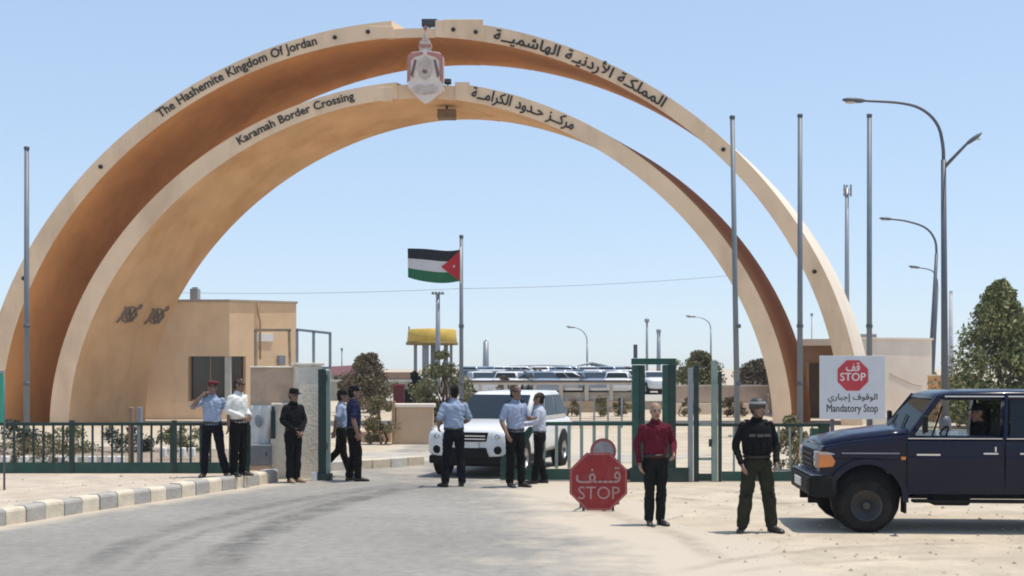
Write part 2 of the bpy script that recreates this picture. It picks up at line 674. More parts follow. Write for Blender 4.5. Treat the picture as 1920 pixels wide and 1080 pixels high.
# skid marks: thin worn rubber on the asphalt
def skid_mat():
    m = bpy.data.materials.new('tyre_rubber_stain')
    m.use_nodes = True
    n, l = m.node_tree.nodes, m.node_tree.links
    b = n['Principled BSDF']
    b.inputs['Base Color'].default_value = (.07, .07, .07, 1)
    b.inputs['Roughness'].default_value = .8
    tc = n.new('ShaderNodeTexCoord')
    at = n.new('ShaderNodeAttribute')
    at.attribute_name = 'wear'
    z = n.new('ShaderNodeTexNoise')
    z.inputs['Scale'].default_value = 2.2
    z.inputs['Detail'].default_value = 8
    z.inputs['Roughness'].default_value = .7
    l.new(tc.outputs['Object'], z.inputs['Vector'])
    r = n.new('ShaderNodeMapRange')
    for k, q in zip((1, 2, 3, 4), (.34, .70, 0, .62)):
        r.inputs[k].default_value = q
    l.new(z.outputs[0], r.inputs[0])
    mu = n.new('ShaderNodeMath')
    mu.operation = 'MULTIPLY'
    l.new(r.outputs[0], mu.inputs[0])
    l.new(at.outputs['Fac'], mu.inputs[1])
    tr = n.new('ShaderNodeBsdfTransparent')
    ms = n.new('ShaderNodeMixShader')
    l.new(mu.outputs[0], ms.inputs[0])
    l.new(tr.outputs[0], ms.inputs[1])
    l.new(b.outputs[0], ms.inputs[2])
    l.new(ms.outputs[0], n['Material Output'].inputs[0])
    return m


M_skid = skid_mat()


M_scuff = M_skid.copy()
M_scuff.name = 'scuffed_sand'
M_scuff.node_tree.nodes['Principled BSDF'].inputs['Base Color'].default_value = (.30, .24, .18, 1)


def skid(pix, w, strength, m=None, nm='skid_mark', par=None):
    pts = [P(x, y, GD(y)) for x, y in pix]
    pts = polyline(pts, .25)
    v, f, wear = [], [], []
    for i, p in enumerate(pts):
        d = (pts[min(i + 1, len(pts) - 1)] - pts[max(0, i - 1)]).normalized()
        nrm = Vector((-d.y, d.x, 0))
        e = min(1, i / 4, (len(pts) - 1 - i) / 4)
        for k, q in enumerate((-1, -.5, 0, .5, 1)):
            v.append((p.x + nrm.x * w * q, p.y + nrm.y * w * q, .0085))
            wear.append(strength * e * (0, .8, 1, .8, 0)[k])
    for i in range(len(pts) - 1):
        for k in range(4):
            f.append((i * 5 + k, i * 5 + k + 1, i * 5 + k + 6, i * 5 + k + 5))
    mb = MB()
    mb.add(v, f)
    o = mb.build(nm, m or M_skid, parent=par or road, world_co=True)
    o.data.attributes.new('wear', 'FLOAT', 'POINT').data.foreach_set('value', wear)


skid([(160, 1072), (240, 1020), (350, 985), (470, 955), (580, 935), (700, 915), (790, 903)], .26, .55)
skid([(400, 1078), (420, 1045), (480, 1005), (560, 970), (650, 940), (740, 918), (800, 908)], .36, .8)
skid([(240, 1075), (290, 1035), (380, 1000), (520, 962), (640, 930), (720, 912)], .14, .45)
skid([(360, 1040), (420, 1025), (470, 1020), (520, 1000)], .30, .45)
skid([(880, 1075), (1000, 1066), (1080, 1050)], .10, .45)

ground = bpy.data.objects['ground']
for pix, w_, st_ in (([(1240, 1078), (1400, 1046), (1560, 1028), (1740, 1020), (1915, 1018)], .13, .6), ([(1330, 1079), (1480, 1060), (1640, 1050), (1915, 1046)], .13, .5),
                     ([(1010, 935), (1150, 965), (1290, 1010), (1360, 1060)], .22, .5), ([(1180, 925), (1320, 940), (1480, 945), (1560, 940)], .15, .5), ([(1270, 912), (1400, 925), (1520, 960)], .2, .45)):
    skid(pix, w_, st_, M_scuff, 'scuff_mark', ground)

# raised verge behind the kerb
vb = MB()
BEDZ = .21
back = [(-5.15, 24.2), (-5.3, 27), (-6.0, 31), (-14, 33), (-40, 33), (-40, 4), (-11.4, 4)]
front = [(p.x - .2, p.y) for p in kp]
poly = front + back
vb.prism(poly, -.05, BEDZ, 'XY')
tag(vb.build('verge', M_sandbed), kind='structure')

kb = bpy.data.objects.new('kerb', None)
COL.objects.link(kb)
tag(kb, kind='structure')
for i, (a, b) in enumerate(zip(kp, kp[1:])):
    d = (b - a).normalized()
    nrm = Vector((-d.y, d.x, 0))
    mb = MB()
    h = .235 + random.uniform(-.012, .012)
    w = .235
    sh = random.uniform(-.012, .012)
    prof = [(0, -.03), (0, h - .05), (.012, h - .02), (.045, h), (w, h), (w, -.03)]
    rings = []
    for p in (a + d * .008, b - d * .008):
        rings.append([p + nrm * (q + sh) + Vector((0, 0, z)) for q, z in prof])
    mb.loft(rings, 0, False, True)
    mb.build('kerb_stone', M_kerbw if i % 2 else M_kerbg, parent=kb)

# far kerb of the side road beyond the gate and its strip of asphalt
fk = bpy.data.objects.new('kerb', None)
COL.objects.link(fk)
tag(fk, kind='structure')
fkp = polyline([P(615, 884, GD(884)), P(700, 879, GD(879)), P(790, 872, GD(872))], .5)
for i, (a, b) in enumerate(zip(fkp, fkp[1:])):
    MB().box((a + b) / 2 + Vector((0, .1, .09)), (.49, .2, .22), rz=math.atan2((b - a).y, (b - a).x)).build('kerb_stone', M_kerbw if i % 3 else M_offwhite, parent=fk, bevel=.02)
sr = MB()
a, b = GD(866), GD(850)
sr.add([(-9, a + .6, .006), (3, a - .3, .006), (5, b - .6, .006), (-9, b + 1, .006)], [(0, 1, 2, 3)])
tag(sr.build('side_road', mat('dusty_side_road', (.42, .38, .33), .9, .2, 1.5)), kind='structure')

tag(MB().prism([(-30, 24.3), (-5.6, 24.3), (-5.9, 26.6), (-6.6, 30.5), (-14, 32.6), (-30, 32.6)], BEDZ - .02, BEDZ + .005, 'XY').build('garden_soil', mat('garden_soil', (.30, .235, .18), .95, .3, 2.5, .6, 14, dirt=(.17, .15, .10), dirt_amt=.7, dscale=1.1)), kind='structure')

# pebbles and clods on the sand (nobody could count them)
pb = MB()
rng_ = random.Random(3)
for i in range(1500):
    if rng_.random() < .75:
        y = rng_.uniform(9.5, 24)
        x = rng_.uniform(road_right(y) - .2, 9 + y * .1)
        z = 0
    else:
        y = rng_.uniform(11, 23)
        x = kerb_x(y) - .3 - rng_.random() ** 1.5 * 4
        z = BEDZ
    s = .012 + .03 * rng_.random() ** 3
    pts = [(x + s * math.cos(a + rng_.random()) * rng_.uniform(.7, 1.3), y + s * math.sin(a) * rng_.uniform(.7, 1.3), z - .004) for a in (0, 1.57, 3.14, 4.71)]
    pb.add(pts + [(x + rng_.uniform(-.3, .3) * s, y, z + s * rng_.uniform(.4, .9))], [(0, 1, 4), (1, 2, 4), (2, 3, 4), (3, 0, 4)])
tag(pb.build('pebbles', M_pebble), kind='stuff')

# ---------------------------------------------------------------- the double arch
AD = 48.0                      # distance of the arch fronts
S = AD / FOC
AX = (789 - 960) * S           # axis of symmetry
QD = .087                      # depth of the vault as a share of the distance
DEPTH = AD * QD
SHEAR = 77 * (AD + DEPTH) / FOC


def super_curve(a, top, n, N=96):
    """front edge in world x, z, from the left foot over the apex to the right foot"""
    A, B = a * S, CAMZ + (690 - top) * S
    pts = []
    for i in range(N + 1):
        t = math.pi * i / N
        c, s_ = math.cos(t), math.sin(t)
        pts.append((AX - math.copysign(abs(c) ** (2 / n), c) * A, max(0.0, s_) ** (2 / n) * B))
    return pts


def resample(pts, N):
    d = [0]
    for (a, b), (c, e) in zip(pts, pts[1:]):
        d.append(d[-1] + math.hypot(c - a, e - b))
    out = []
    k = 0
    for i in range(N + 1):
        t = d[-1] * i / N
        while k < len(pts) - 2 and d[k + 1] < t:
            k += 1
        u = (t - d[k]) / max(1e-9, d[k + 1] - d[k])
        out.append((lerp(pts[k][0], pts[k + 1][0], u), lerp(pts[k][1], pts[k + 1][1], u)))
    return out


def arch(name, label, outer, inner, extra=0.0, crest=(742, 830, 14)):
    root = thing(name, label, 'arch', (AX, AD, 0), group='arches of the border gate')
    N = 90
    O = resample(super_curve(*outer, N=400), N)
    I = resample(super_curve(*inner, N=400), N)
    dv = Vector((SHEAR, DEPTH + extra, 0))
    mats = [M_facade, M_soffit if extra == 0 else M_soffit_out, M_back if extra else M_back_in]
    # two half vaults meet at a lower, slightly recessed crest section
    ka = min(range(N + 1), key=lambda i: abs(O[i][0] - (crest[0] - 960) * S))
    kb_ = min(range(N + 1), key=lambda i: abs(O[i][0] - (crest[1] - 960) * S))
    for nm, i0, i1, drop, back_off in (('vault', 0, ka, 0, 0), ('crest_section', ka, kb_, crest[2] * S, .06), ('vault', kb_, N, 0, 0)):
        mb = MB()
        v = []
        y_ = AD + back_off
        for i in range(i0, i1 + 1):
            gap = .006 if nm == 'crest_section' and i in (i0, i1) else 0
            sg = 1 if i == i0 else -1
            o, q = Vector((O[i][0] + gap * sg, y_, O[i][1] - drop)), Vector((I[i][0] + gap * sg, y_, I[i][1] - (.012 if drop else 0)))
            dv_ = dv * (.985 if drop else 1)
            v += [o, q, o + dv_, q + dv_]
        M_ = i1 - i0
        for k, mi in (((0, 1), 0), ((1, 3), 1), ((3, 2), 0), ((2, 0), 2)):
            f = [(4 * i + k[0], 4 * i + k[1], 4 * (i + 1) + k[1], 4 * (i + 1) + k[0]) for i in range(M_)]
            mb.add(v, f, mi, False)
        mb.add(v, [(0, 1, 3, 2), (4 * M_, 4 * M_ + 2, 4 * M_ + 3, 4 * M_ + 1)], 0)
        # each face strip above has its own vertices, so edges stay crisp
        mb.build(nm, mats, parent=root)
    return root, O, I


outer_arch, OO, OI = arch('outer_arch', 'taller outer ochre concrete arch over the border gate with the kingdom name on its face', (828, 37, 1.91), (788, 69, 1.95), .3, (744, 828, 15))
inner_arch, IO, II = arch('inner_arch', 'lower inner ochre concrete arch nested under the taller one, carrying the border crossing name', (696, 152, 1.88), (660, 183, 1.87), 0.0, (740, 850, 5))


def mid_line(O, I):
    return [((a[0] + b[0]) / 2, (a[1] + b[1]) / 2) for a, b in zip(O, I)]


def bend_text(body, line, px0, px1, height, mbl, y, bold=.035, span=(0, 1), lim=None):
    """letters standing on the front face along the arch, between two image columns"""
    L = [0]
    for (a, b), (c, e) in zip(line, line[1:]):
        L.append(L[-1] + math.hypot(c - a, e - b))
    xs_ = [p[0] for p in line]
    s0 = float(np.interp((px0 - 960) * S, xs_, L))
    s1 = float(np.interp((px1 - 960) * S, xs_, L))
    v, f = bold_geo(body, bold)
    w = v[:, 0].max()
    s0, s1 = lerp(s0, s1, span[0]), lerp(s0, s1, span[1])
    lo, hi = lim if lim else (v[:, 1].min(), v[:, 1].max())
    pts = []
    for a, b, c in v:
        s_ = lerp(s0, s1, a / w)
        x = float(np.interp(s_, L, [p[0] for p in line]))
        z = float(np.interp(s_, L, [p[1] for p in line]))
        x2 = float(np.interp(s_ + .3, L, [p[0] for p in line]))
        z2 = float(np.interp(s_ + .3, L, [p[1] for p in line]))
        t = Vector((x2 - x, z2 - z)).normalized()
        nn = Vector((-t.y, t.x))
        h = ((b - lo) / (hi - lo) - .5) * height
        pts.append((x + nn.x * h, y - c * .1, z + nn.y * h))
    n = len(pts)
    back_ = [(a, b + .03, c) for a, b, c in pts]
    mbl.add(pts, f)
    # side walls give the letters thickness
    edge = {}
    for q in f:
        for i in range(len(q)):
            e = (q[i], q[(i + 1) % len(q)])
            edge[e] = edge.get(e, 0) + 1
    rim = [e for e in edge if (e[1], e[0]) not in edge]
    mbl.add(pts + back_, [(e[0], e[1], e[1] + n, e[0] + n) for e in rim])


om, im = mid_line(OO, OI), mid_line(IO, II)
TY = AD - .035
for body, line, a, b, h, par in (
        ('The Hashemite Kingdom Of Jordan', om, 298, 594, .44, outer_arch),
        (shape_arabic('المملكـة الأردنيـة الهاشميــة'), om, 926, 1246, .62, outer_arch),
        ('Karamah Border Crossing', im, 447, 664, .40, inner_arch),
        (shape_arabic('مركــز حـدود الكرامــة'), im, 884, 1076, .54, inner_arch)):
    words = body.split(' ')
    full = text_geo(body)[0]
    tot = full[:, 0].max()
    pos = 0.0
    lo_, hi_ = full[:, 1].min(), full[:, 1].max()
    for k, w_ in enumerate(words):
        g_ = text_geo(w_)[0]
        wl_ = g_[:, 0].max()
        st_ = text_geo(' '.join(words[:k + 1]))[0][:, 0].max() - wl_
        u0, u1 = st_ / tot, (st_ + wl_) / tot
        mb = MB()
        bend_text(w_, line, a, b, h, mb, TY, span=(u0, u1), lim=(lo_, hi_))
        mb.build('lettering', M_blacktext, parent=par)

# recessed spotlights in the arch faces
for par, line, cols in ((outer_arch, om, (45, 189, 628, 690, 850, 892, 1356, 1527)),):
    for px in cols:
        x = (px - 960) * S
        z = float(np.interp(x, [p[0] for p in line], [p[1] for p in line]))
        MB().lathe([(.035, .0), (.078, 0), (.082, -.05), (.06, -.055), (.045, -.02)], (x, AD - .002, z), 'Y', 12).build('spotlight', M_black, parent=par)

# joint blocks beside the apex, slightly proud of the faces
for par, px0, px1, y0, y1 in ((outer_arch, 692, 738, 49, 72), (outer_arch, 832, 906, 36, 68), (inner_arch, 690, 736, 163, 189), (inner_arch, 853, 880, 154, 185)):
    a, b = P(px0, y0, AD), P(px1, y1, AD)
    MB().box2((a.x, AD - .012 - .004 * (px0 % 3), a.z), (b.x, AD + .25, b.z)).build('joint_block', M_facade, parent=par, bevel=.02)

# plaques of open ironwork on the soffit of the inner arch's left leg
for px, py in ((240, 593), (293, 593)):
    # find the point on the soffit: walk along the front edge and in depth
    best = None
    for i in range(8, 30):
        for k in range(1, 40):
            t = k / 40
            p = Vector((II[i][0] + SHEAR * t, AD + DEPTH * t, II[i][1]))
            qx, qy = 960 + p.x * FOC / p.y, 690 - (p.z - CAMZ) * FOC / p.y
            e = (qx - px) ** 2 + (qy - py) ** 2
            if best is None or e < best[0]:
                best = (e, p, i)
    p, i = best[1], best[2]
    tz = Vector((II[i + 1][0] - II[i - 1][0], 0, II[i + 1][1] - II[i - 1][1])).normalized()
    td = Vector((SHEAR, DEPTH, 0)).normalized()
    nn = td.cross(tz).normalized()
    if nn.x < 0:
        nn = -nn
    mb = MB()

    def W(u, v_):
        return p + td * u * .62 + tz * v_ * 1.05 + nn * .05
    ring = [W(.62 * math.cos(a), .30 * math.sin(a)) for a in np.linspace(0, 2 * math.pi, 21)]
    mb.tube(ring, .035, 6, cap=False)
    mb.tube([W(-.85, -.34), W(-.55, -.1), W(-.2, .28), W(.1, -.05), W(.45, .22), W(.8, .30)], .04, 6)
    mb.tube([W(-.7, .30), W(-.3, .05), W(.1, -.25), W(.5, -.28), W(.75, .02)], .035, 6)
    mb.tube([W(-.25, -.15), W(.0, .12), W(.3, -.02), W(.2, -.2), W(-.1, -.12)], .03, 6)
    mb.tube([W(.55, .36), W(.75, .42), W(.88, .34)], .03, 6)
    mb.build('calligraphic_ornament', mat('tarnished_iron', (.19, .155, .125), .6, .2), parent=inner_arch)

# lamps and boxes hung at the apex
def apex_lamp(label, px0, px1, y0, y1, D, m):
    a, b = P(px0, y0, D), P(px1, y1, D)
    c = (a + b) / 2
    t = thing('floodlight', label, 'floodlight', (c.x, D, min(a.z, b.z)), group='floodlights on the arches')
    MB().box(c, (abs(b.x - a.x), .3, abs(a.z - b.z))).build('housing', m, parent=t, bevel=.02)
    MB().box(c + Vector((0, -.157, 0)), (abs(b.x - a.x) * .8, .02, abs(a.z - b.z) * .7)).build('lens', M_window, parent=t)
    MB().bar(c + Vector((0, .1, -.5 * abs(a.z - b.z))), c + Vector((0, .1, -.5 * abs(a.z - b.z) - .18)), .05, .05).build('bracket', M_black, parent=t)


apex_lamp('black floodlight box sitting on the very top of the taller arch', 791, 820, 37, 50, AD + .2, M_black)
apex_lamp('small black floodlight on top of the lower arch beside the coat of arms', 833, 846, 149, 157, AD + .2, M_black)
c = P(838, 215, AD + 1.4)
t = thing('hanging_lamp', 'brown box lamp hanging under the apex of the lower arch', 'lamp', (c.x, c.y, c.z))
MB().box(c, (.72, .6, .34)).build('housing', mat('brown_lamp_paint', (.17, .11, .06), .6), parent=t, bevel=.03)
MB().bar(c + Vector((0, 0, .17)), c + Vector((0, 0, .75)), .08, .08).build('hanger', M_black, parent=t)

# coat of arms between the two apexes
E = AD - .45
def EP(px, py):
    q = P(px, py, E)
    return (q.x, q.z)


M_emb = mat('emblem_white', (.72, .62, .55), .6, .1, 3)
M_embred = mat('emblem_red', (.42, .18, .15), .6, .15, 5)
M_embgrey = mat('emblem_grey', (.50, .42, .36), .6, .25, 5)
M_embdark = mat('emblem_dark', (.16, .10, .09), .6, .1)
ca = thing('coat_of_arms', 'white and red crowned coat of arms mounted between the two arch tops', 'emblem', (P(797, 190, E).x, E, P(797, 190, E).z))
mant = [(764, 108), (772, 98), (786, 96), (797, 92), (809, 96), (824, 98), (832, 108), (833, 150), (829, 160), (834, 168), (822, 176), (806, 190), (797, 193), (786, 186), (774, 172), (764, 162), (768, 150)]
MB().prism([EP(*q) for q in mant], E, E + .22).build('mantle', M_emb, parent=ca, bevel=.008)
for sgn in (-1, 1):
    dr = [(797 + sgn * q[0], q[1]) for q in ((33, 104), (24, 100), (4, 97), (4, 102), (20, 107), (27, 114), (28, 150), (34, 156))]
    MB().prism([EP(*q) for q in dr], E - .03, E + .02).build('mantle_drape', M_embred, parent=ca)
    fl = [(797 + sgn * q[0], q[1]) for q in ((16, 113), (20, 112), (27, 140), (23, 146))]
    MB().prism([EP(*q) for q in fl], E - .05, E + .01).build('flag_drape', M_embdark, parent=ca)
MB().prism([EP(*q) for q in ((786, 112), (797, 104), (808, 112), (810, 130), (806, 143), (797, 150), (788, 143), (784, 130))], E - .07, E).build('shield', M_embgrey, parent=ca, bevel=.006)
MB().lathe([(.02, -.05), (.09, -.04), (.09, 0)], (EP(797, 134)[0], E - .07, EP(797, 134)[1]), 'Y', 14).build('shield_disc', M_embdark, parent=ca)
cr = MB()
cx, cz = EP(797, 96)
w = 11.5 * S
for hx_, z0_, z1_ in ((1.0, -.05, .14), (1.12, .143, .26), (.9, .263, .40), (.6, .403, .52), (.22, .523, .72)):
    cr.prism([(cx - w * hx_, cz + z0_), (cx + w * hx_, cz + z0_), (cx + w * hx_ * .93, cz + z1_), (cx - w * hx_ * .93, cz + z1_)], E + .02, E + .26)
co_ = cr.build('crown', M_embgrey, parent=ca, bevel=.015)
MB().prism([(cx - w * 1.02, cz + .155), (cx + w * 1.02, cz + .155), (cx + w * .98, cz + .245), (cx - w * .98, cz + .245)], E - .01, E + .018).build('crown_band', M_embred, parent=co_)
MB().box((cx, E + .16, cz + .86), (.05, .05, .28)).box((cx, E + .16, cz + .88), (.16, .05, .05)).build('crown_cross', M_embred, parent=co_)
MB().prism([EP(*q) for q in ((772, 166), (785, 158), (797, 163), (810, 158), (822, 166), (816, 174), (797, 178), (778, 174))], E - .05, E + .01).build('ribbon', M_embgrey, parent=ca)
MB().bar((cx, E + .2, cz - .6), (cx, AD + .15, cz - .6), .2, .2).build('mounting', M_grey, parent=ca)
MB().bar((cx, E + .2, cz + .25), (cx, AD + .15, cz + .25), .2, .2).build('mounting', M_grey, parent=ca)

# ---------------------------------------------------------------- guardhouse on the left, behind the arch foot
GDI = 53.5
K = GDI / FOC
x0, xc, x1 = (250 - 960) * K, (430 - 960) * K, (556 - 960) * K
zt = CAMZ + (690 - 566) * K
gh = thing('guardhouse', 'ochre rendered guardhouse with corner window behind the left foot of the arches', 'building', (xc, GDI, 0))
ang = R(33)
# footprint: front face parallel to the view, right face turned back
c1 = Vector((xc, GDI, 0))
rd = Vector((math.cos(ang), math.sin(ang), 0))
rl = 3.01
c2 = c1 + rd * rl
f0 = Vector((x0, GDI, 0))
wz0, wz1 = CAMZ + (690 - 752) * K, CAMZ + (690 - 668) * K      # window band
wx0 = (353 - 960) * K
wl = .72


def wall_piece(name, a, b, z0, z1, th=.28, m=M_guard, par=gh):
    d = (b - a).normalized()
    nrm = Vector((-d.y, d.x, 0))
    mb = MB()
    v = []
    for z in (z0, z1):
        for q in (a, b, b + nrm * th, a + nrm * th):
            v.append((q.x, q.y, z))
    mb.add(v, [(3, 2, 1, 0), (4, 5, 6, 7), (0, 1, 5, 4), (1, 2, 6, 5), (2, 3, 7, 6), (3, 0, 4, 7)])
    return mb.build(name, m, parent=par)


wpt = Vector((wx0, GDI, 0))
wpe = c1 + rd * wl
jb = MB()


def extr(poly, z0, z1, mb):
    mb.prism([(q.x, q.y) for q in poly], z0, z1, 'XY')


inn = [Vector((-.05, .3, 0)), ]
mb = MB()
extr([f0, c1, c2, c2 + Vector((-5, 5, 0)), f0 + Vector((0, 6, 0))], wz1, zt, mb)      # upper storey block
extr([f0, wpt, wpt + Vector((0, .5, 0)), f0 + Vector((0, .5, 0))], wz0, wz1 - .003, mb)
extr([wpe, c2, c2 + Vector((-.3, .4, 0)), wpe + Vector((-.3, .4, 0))], wz0, wz1 - .003, mb)
extr([f0, c1, c2, c2 + Vector((-5, 5, 0)), f0 + Vector((0, 6, 0))], -.1, wz0 - .003, mb)
mb.build('wall', M_guard, parent=gh)
mb = MB()
extr([f0 + Vector((-.06, -.06, 0)), c1 + Vector((.03, -.06, 0)), c2 + Vector((.07, -.02, 0)), c2 + Vector((-5, 5, 0)), f0 + Vector((-.06, 6, 0))], zt + .003, zt + .10, mb)
mb.build('roof', mat('roof_edge', (.45, .37, .29), .85, .1), parent=gh)
# windows set back from the wall face
wa = wall_piece('window', wpt + Vector((0, .25, 0)), c1 + Vector((-.12, .25, 0)), wz0, wz1 - .003, .04, M_window)
wall_piece('window', c1 + rd * .18 + Vector((-.12, .22, 0)), wpe + Vector((-.12, .22, 0)), wz0, wz1 - .003, .04, M_window)
MB().box((c1.x - .08, c1.y + .16, (wz0 + wz1) / 2), (.24, .24, wz1 - wz0 - .01)).build('corner_post', M_offwhite, parent=gh)
for a, b in (((wx0, wz0), (wx0, wz1)), ):
    MB().box((wx0 + .05, GDI + .12, (wz0 + wz1) / 2), (.09, .22, wz1 - wz0 - .012)).build('window_frame', M_frame, parent=gh)
MB().box(((wx0 + c1.x) / 2, GDI + .10, wz0 + .03), (c1.x - wx0 - .3, .26, .06)).build('window_sill', M_frame, parent=gh)
MB().box((lerp(wx0, c1.x, .52), GDI + .22, (wz0 + wz1) / 2), (.05, .05, wz1 - wz0 - .02)).build('window_bar', M_frame, parent=gh)
q = c1 + rd * (rl * .42)
MB().tube([q + Vector((.02, -.05, zt - .02)), q + Vector((.03, -.05, zt - .5)), q + Vector((.1, -.03, zt - .8)), q + Vector((.1, -.03, zt - 2.4))], .035, 6).build('drain_pipe', M_frame, parent=gh)
q = c1 + rd * (rl * .52)
MB().box(q + Vector((.0, -.03, CAMZ + (690 - 632) * K)), (.75, .06, .33), rz=ang).build('vent_panel', M_white, parent=gh)
q = c1 + rd * (rl * .78)
MB().box(q + Vector((.0, -.12, CAMZ + (690 - 675) * K)), (.3, .2, .42), rz=ang).build('meter_box', M_grey, parent=gh, bevel=.02)
c = P(366, 555, GDI + 1)
t = thing('roof_tank', 'small grey tank standing on the guardhouse roof edge', 'tank', (c.x, c.y, zt + .1))
MB().box((c.x, c.y, zt + .36), (.34, .5, .5)).build('tank_body', M_grey, parent=t, bevel=.03)
MB().box((c.x, c.y, zt + .64), (.2, .2, .06)).build('lid', M_greengrey, parent=t)

# ---------------------------------------------------------------- pale building on the right
RD = 54.0
K = RD / FOC
rb = thing('pale_building', 'pale pink flat roofed building with recessed porch darkened for shade beside the right arch foot', 'building', ((1625 - 960) * K, RD, 0))
zt = CAMZ + (690 - 636) * K
xa, xm, xb = (1512 - 960) * K, (1585 - 960) * K, (1747 - 960) * K
PA = R(24)
pl = (xb - xm) / (math.cos(PA) - (xb / RD) * math.sin(PA))
p1 = Vector((xm, RD, 0))
p2 = p1 + Vector((math.cos(PA), math.sin(PA), 0)) * pl
mb = MB()
mb.prism([(p1.x, p1.y), (p2.x, p2.y), (p2.x - 2.4, p2.y + 6), (p1.x, p1.y + 8)], -.1, zt, 'XY')
mb.build('wall', M_pale, parent=rb)
zt2 = CAMZ + (zt - CAMZ) * p2.y / RD
MB().box2((xa, RD + 1.5, -.1), (xm - .003, RD + 8, zt - .02)).build('porch_wall', M_brownwall, parent=rb)  # dark brown carries the recess shade in the wall's own colour
MB().box2((xa - .1, RD + .4, zt - .25), (xm - .005, RD + 8, zt + .02)).build('porch_roof', M_pale, parent=rb)
mb = MB()
mb.prism([(p1.x - .01, p1.y - .07), (p2.x + .06, p2.y - .05), (p2.x - 2.35, p2.y + 6), (p1.x - .01, p1.y + 8)], zt + .003, zt + .09, 'XY')
mb.build('roof', M_pale, parent=rb)
dx0, dx1 = (1516 - 960) * (RD + 1.5) / FOC, (1548 - 960) * (RD + 1.5) / FOC
dd = MB().box2((dx0, RD + 1.44, 0), (dx1, RD + 1.499, 2.35)).build('door', mat('dark_wood', (.07, .042, .028), .6, .2), parent=rb)
MB().box2((dx0 - .08, RD + 1.42, 0), (dx0 - .003, RD + 1.5, 2.43)).build('frame', M_frame, parent=dd)
MB().box2((dx1 + .003, RD + 1.42, 0), (dx1 + .08, RD + 1.5, 2.43)).build('frame', M_frame, parent=dd)
MB().box((1640 * K - 960 * K, RD + 1.5, zt + .18), (.9, .5, .16)).build('roof_vent', M_grey, parent=rb, bevel=.03)
MB().tube([p1.lerp(p2, u_) + Vector((.005, -.012, z_)) for u_, z_ in ((.5, 1.9), (.63, 1.68), (.77, 1.45), (.88, 1.36))], .012, 5).build('wall_cable', M_frame, parent=rb)
t = thing('low_wall', 'pale stepped low wall in front of the pale pink building', 'wall', P(1665, 812, 46))
q = P(1665, 812, 46)
MB().box2((q.x - .55, 46, -.1), (q.x + .0, 46.4, .42)).box2((q.x + .003, 46, -.1), (q.x + .75, 46.4, .2)).build('wall_block', M_pale, parent=t, bevel=.02)

q = P(1812, 728, 50)
t = thing('orange_hut', 'small orange rendered hut beside the conical tree on the right', 'building', (q.x, 50, 0))
MB().box2((P(1786, 0, 50).x, 50, -.1), (P(1840, 0, 50).x, 53, CAMZ + (690 - 706) * 50 / FOC)).build('wall', mat('orange_render', (.60, .33, .16), .85, .1), parent=t)
MB().box2((P(1784, 0, 50).x, 49.9, CAMZ + (690 - 706) * 50 / FOC + .003), (P(1842, 0, 50).x, 53.1, CAMZ + (690 - 703) * 50 / FOC)).build('roof', M_pale, parent=t)

# ---------------------------------------------------------------- gate pillar of stone with frames on top
PD = 24.8
K = PD / FOC
gp = thing('gate_pillar', 'rough pale stone gate pillar with brown side wall at the left of the road', 'pillar', (P(575, 0, PD).x, PD, 0))
pc = P(572, 0, PD)
MB().box((pc.x, PD + .30, (CAMZ + 2 * K) / 2), (.50, .50, CAMZ + 2 * K + .05), rz=R(20)).build('pillar_block', M_stone, parent=gp, bevel=.03)
MB().box((pc.x, PD + .30, CAMZ + 2 * K + .055), (.56, .56, .05), rz=R(20)).build('cap_stone', M_stone, parent=gp, bevel=.012)
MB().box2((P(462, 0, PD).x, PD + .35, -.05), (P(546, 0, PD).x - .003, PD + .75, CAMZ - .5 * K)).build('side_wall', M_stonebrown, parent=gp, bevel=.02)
MB().box2((P(460, 0, PD).x, PD + .32, CAMZ - .4 * K), (P(546, 0, PD).x - .004, PD + .78, CAMZ + 3.5 * K)).build('coping', M_stone, parent=gp, bevel=.015)
MB().box2((P(505, 0, PD).x, PD + .12, -.05), (P(546, 0, PD).x - .004, PD + .346, CAMZ - 66 * K)).build('buttress', M_stone, parent=gp, bevel=.03)
q = P(488, 808, PD + .3)
t = thing('white_banner', 'white cloth banner with a grey crest hanging on the brown wall of the gate pillar', 'banner', (q.x, PD + .34, 1.3))
bm_ = MB()
rw = []
for j in range(9):
    z = lerp(1.42, .60, j / 8)
    w0 = .20 + .03 * math.sin(j * .8)
    rw.append([(q.x - w0 + 2 * w0 * i / 8, PD + .325 - .02 * math.sin(i * 1.9 + j * .4) - .01 * j / 8, z - .05 * math.sin(math.pi * i / 8) * (j == 8)) for i in range(9)])
v = [p for r__ in rw for p in r__]
bm_.add(v, [(j * 9 + i, j * 9 + i + 1, j * 9 + i + 10, j * 9 + i + 9) for j in range(8) for i in range(8)], 0, True)
bo = bm_.build('cloth', mat('white_cloth', (.70, .69, .66), .8, .08), parent=t)
bo.modifiers.new('thick', 'SOLIDIFY').thickness = .006
MB().ellipsoid((q.x - .03, PD + .29, 1.12), (.075, .012, .13)).build('crest', mat('crest_grey', (.25, .27, .32), .8), parent=t)
q = P(487, 850, PD)
t = thing('electric_cabinet', 'grey metal cabinet on the ground under the white banner', 'cabinet', (q.x, PD + .1, .22))
MB().box2((q.x - .21, PD + .0, .26), (q.x + .21, PD + .28, .66)).build('cabinet_body', mat('cabinet_grey', (.19, .2, .22), .6, .15), parent=t, bevel=.015)
MB().box2((q.x - .18, PD - .012, .29), (q.x + .18, PD - .002, .63)).build('cabinet_door', mat('cabinet_grey', (.19, .2, .22)), parent=t)
MB().box2((q.x - .2, PD + .02, .0), (q.x + .2, PD + .26, .256)).build('plinth', M_stonebrown, parent=t)
MB().box2((q.x + .12, PD - .03, .45), (q.x + .14, PD - .014, .52)).build('handle', M_black, parent=t)
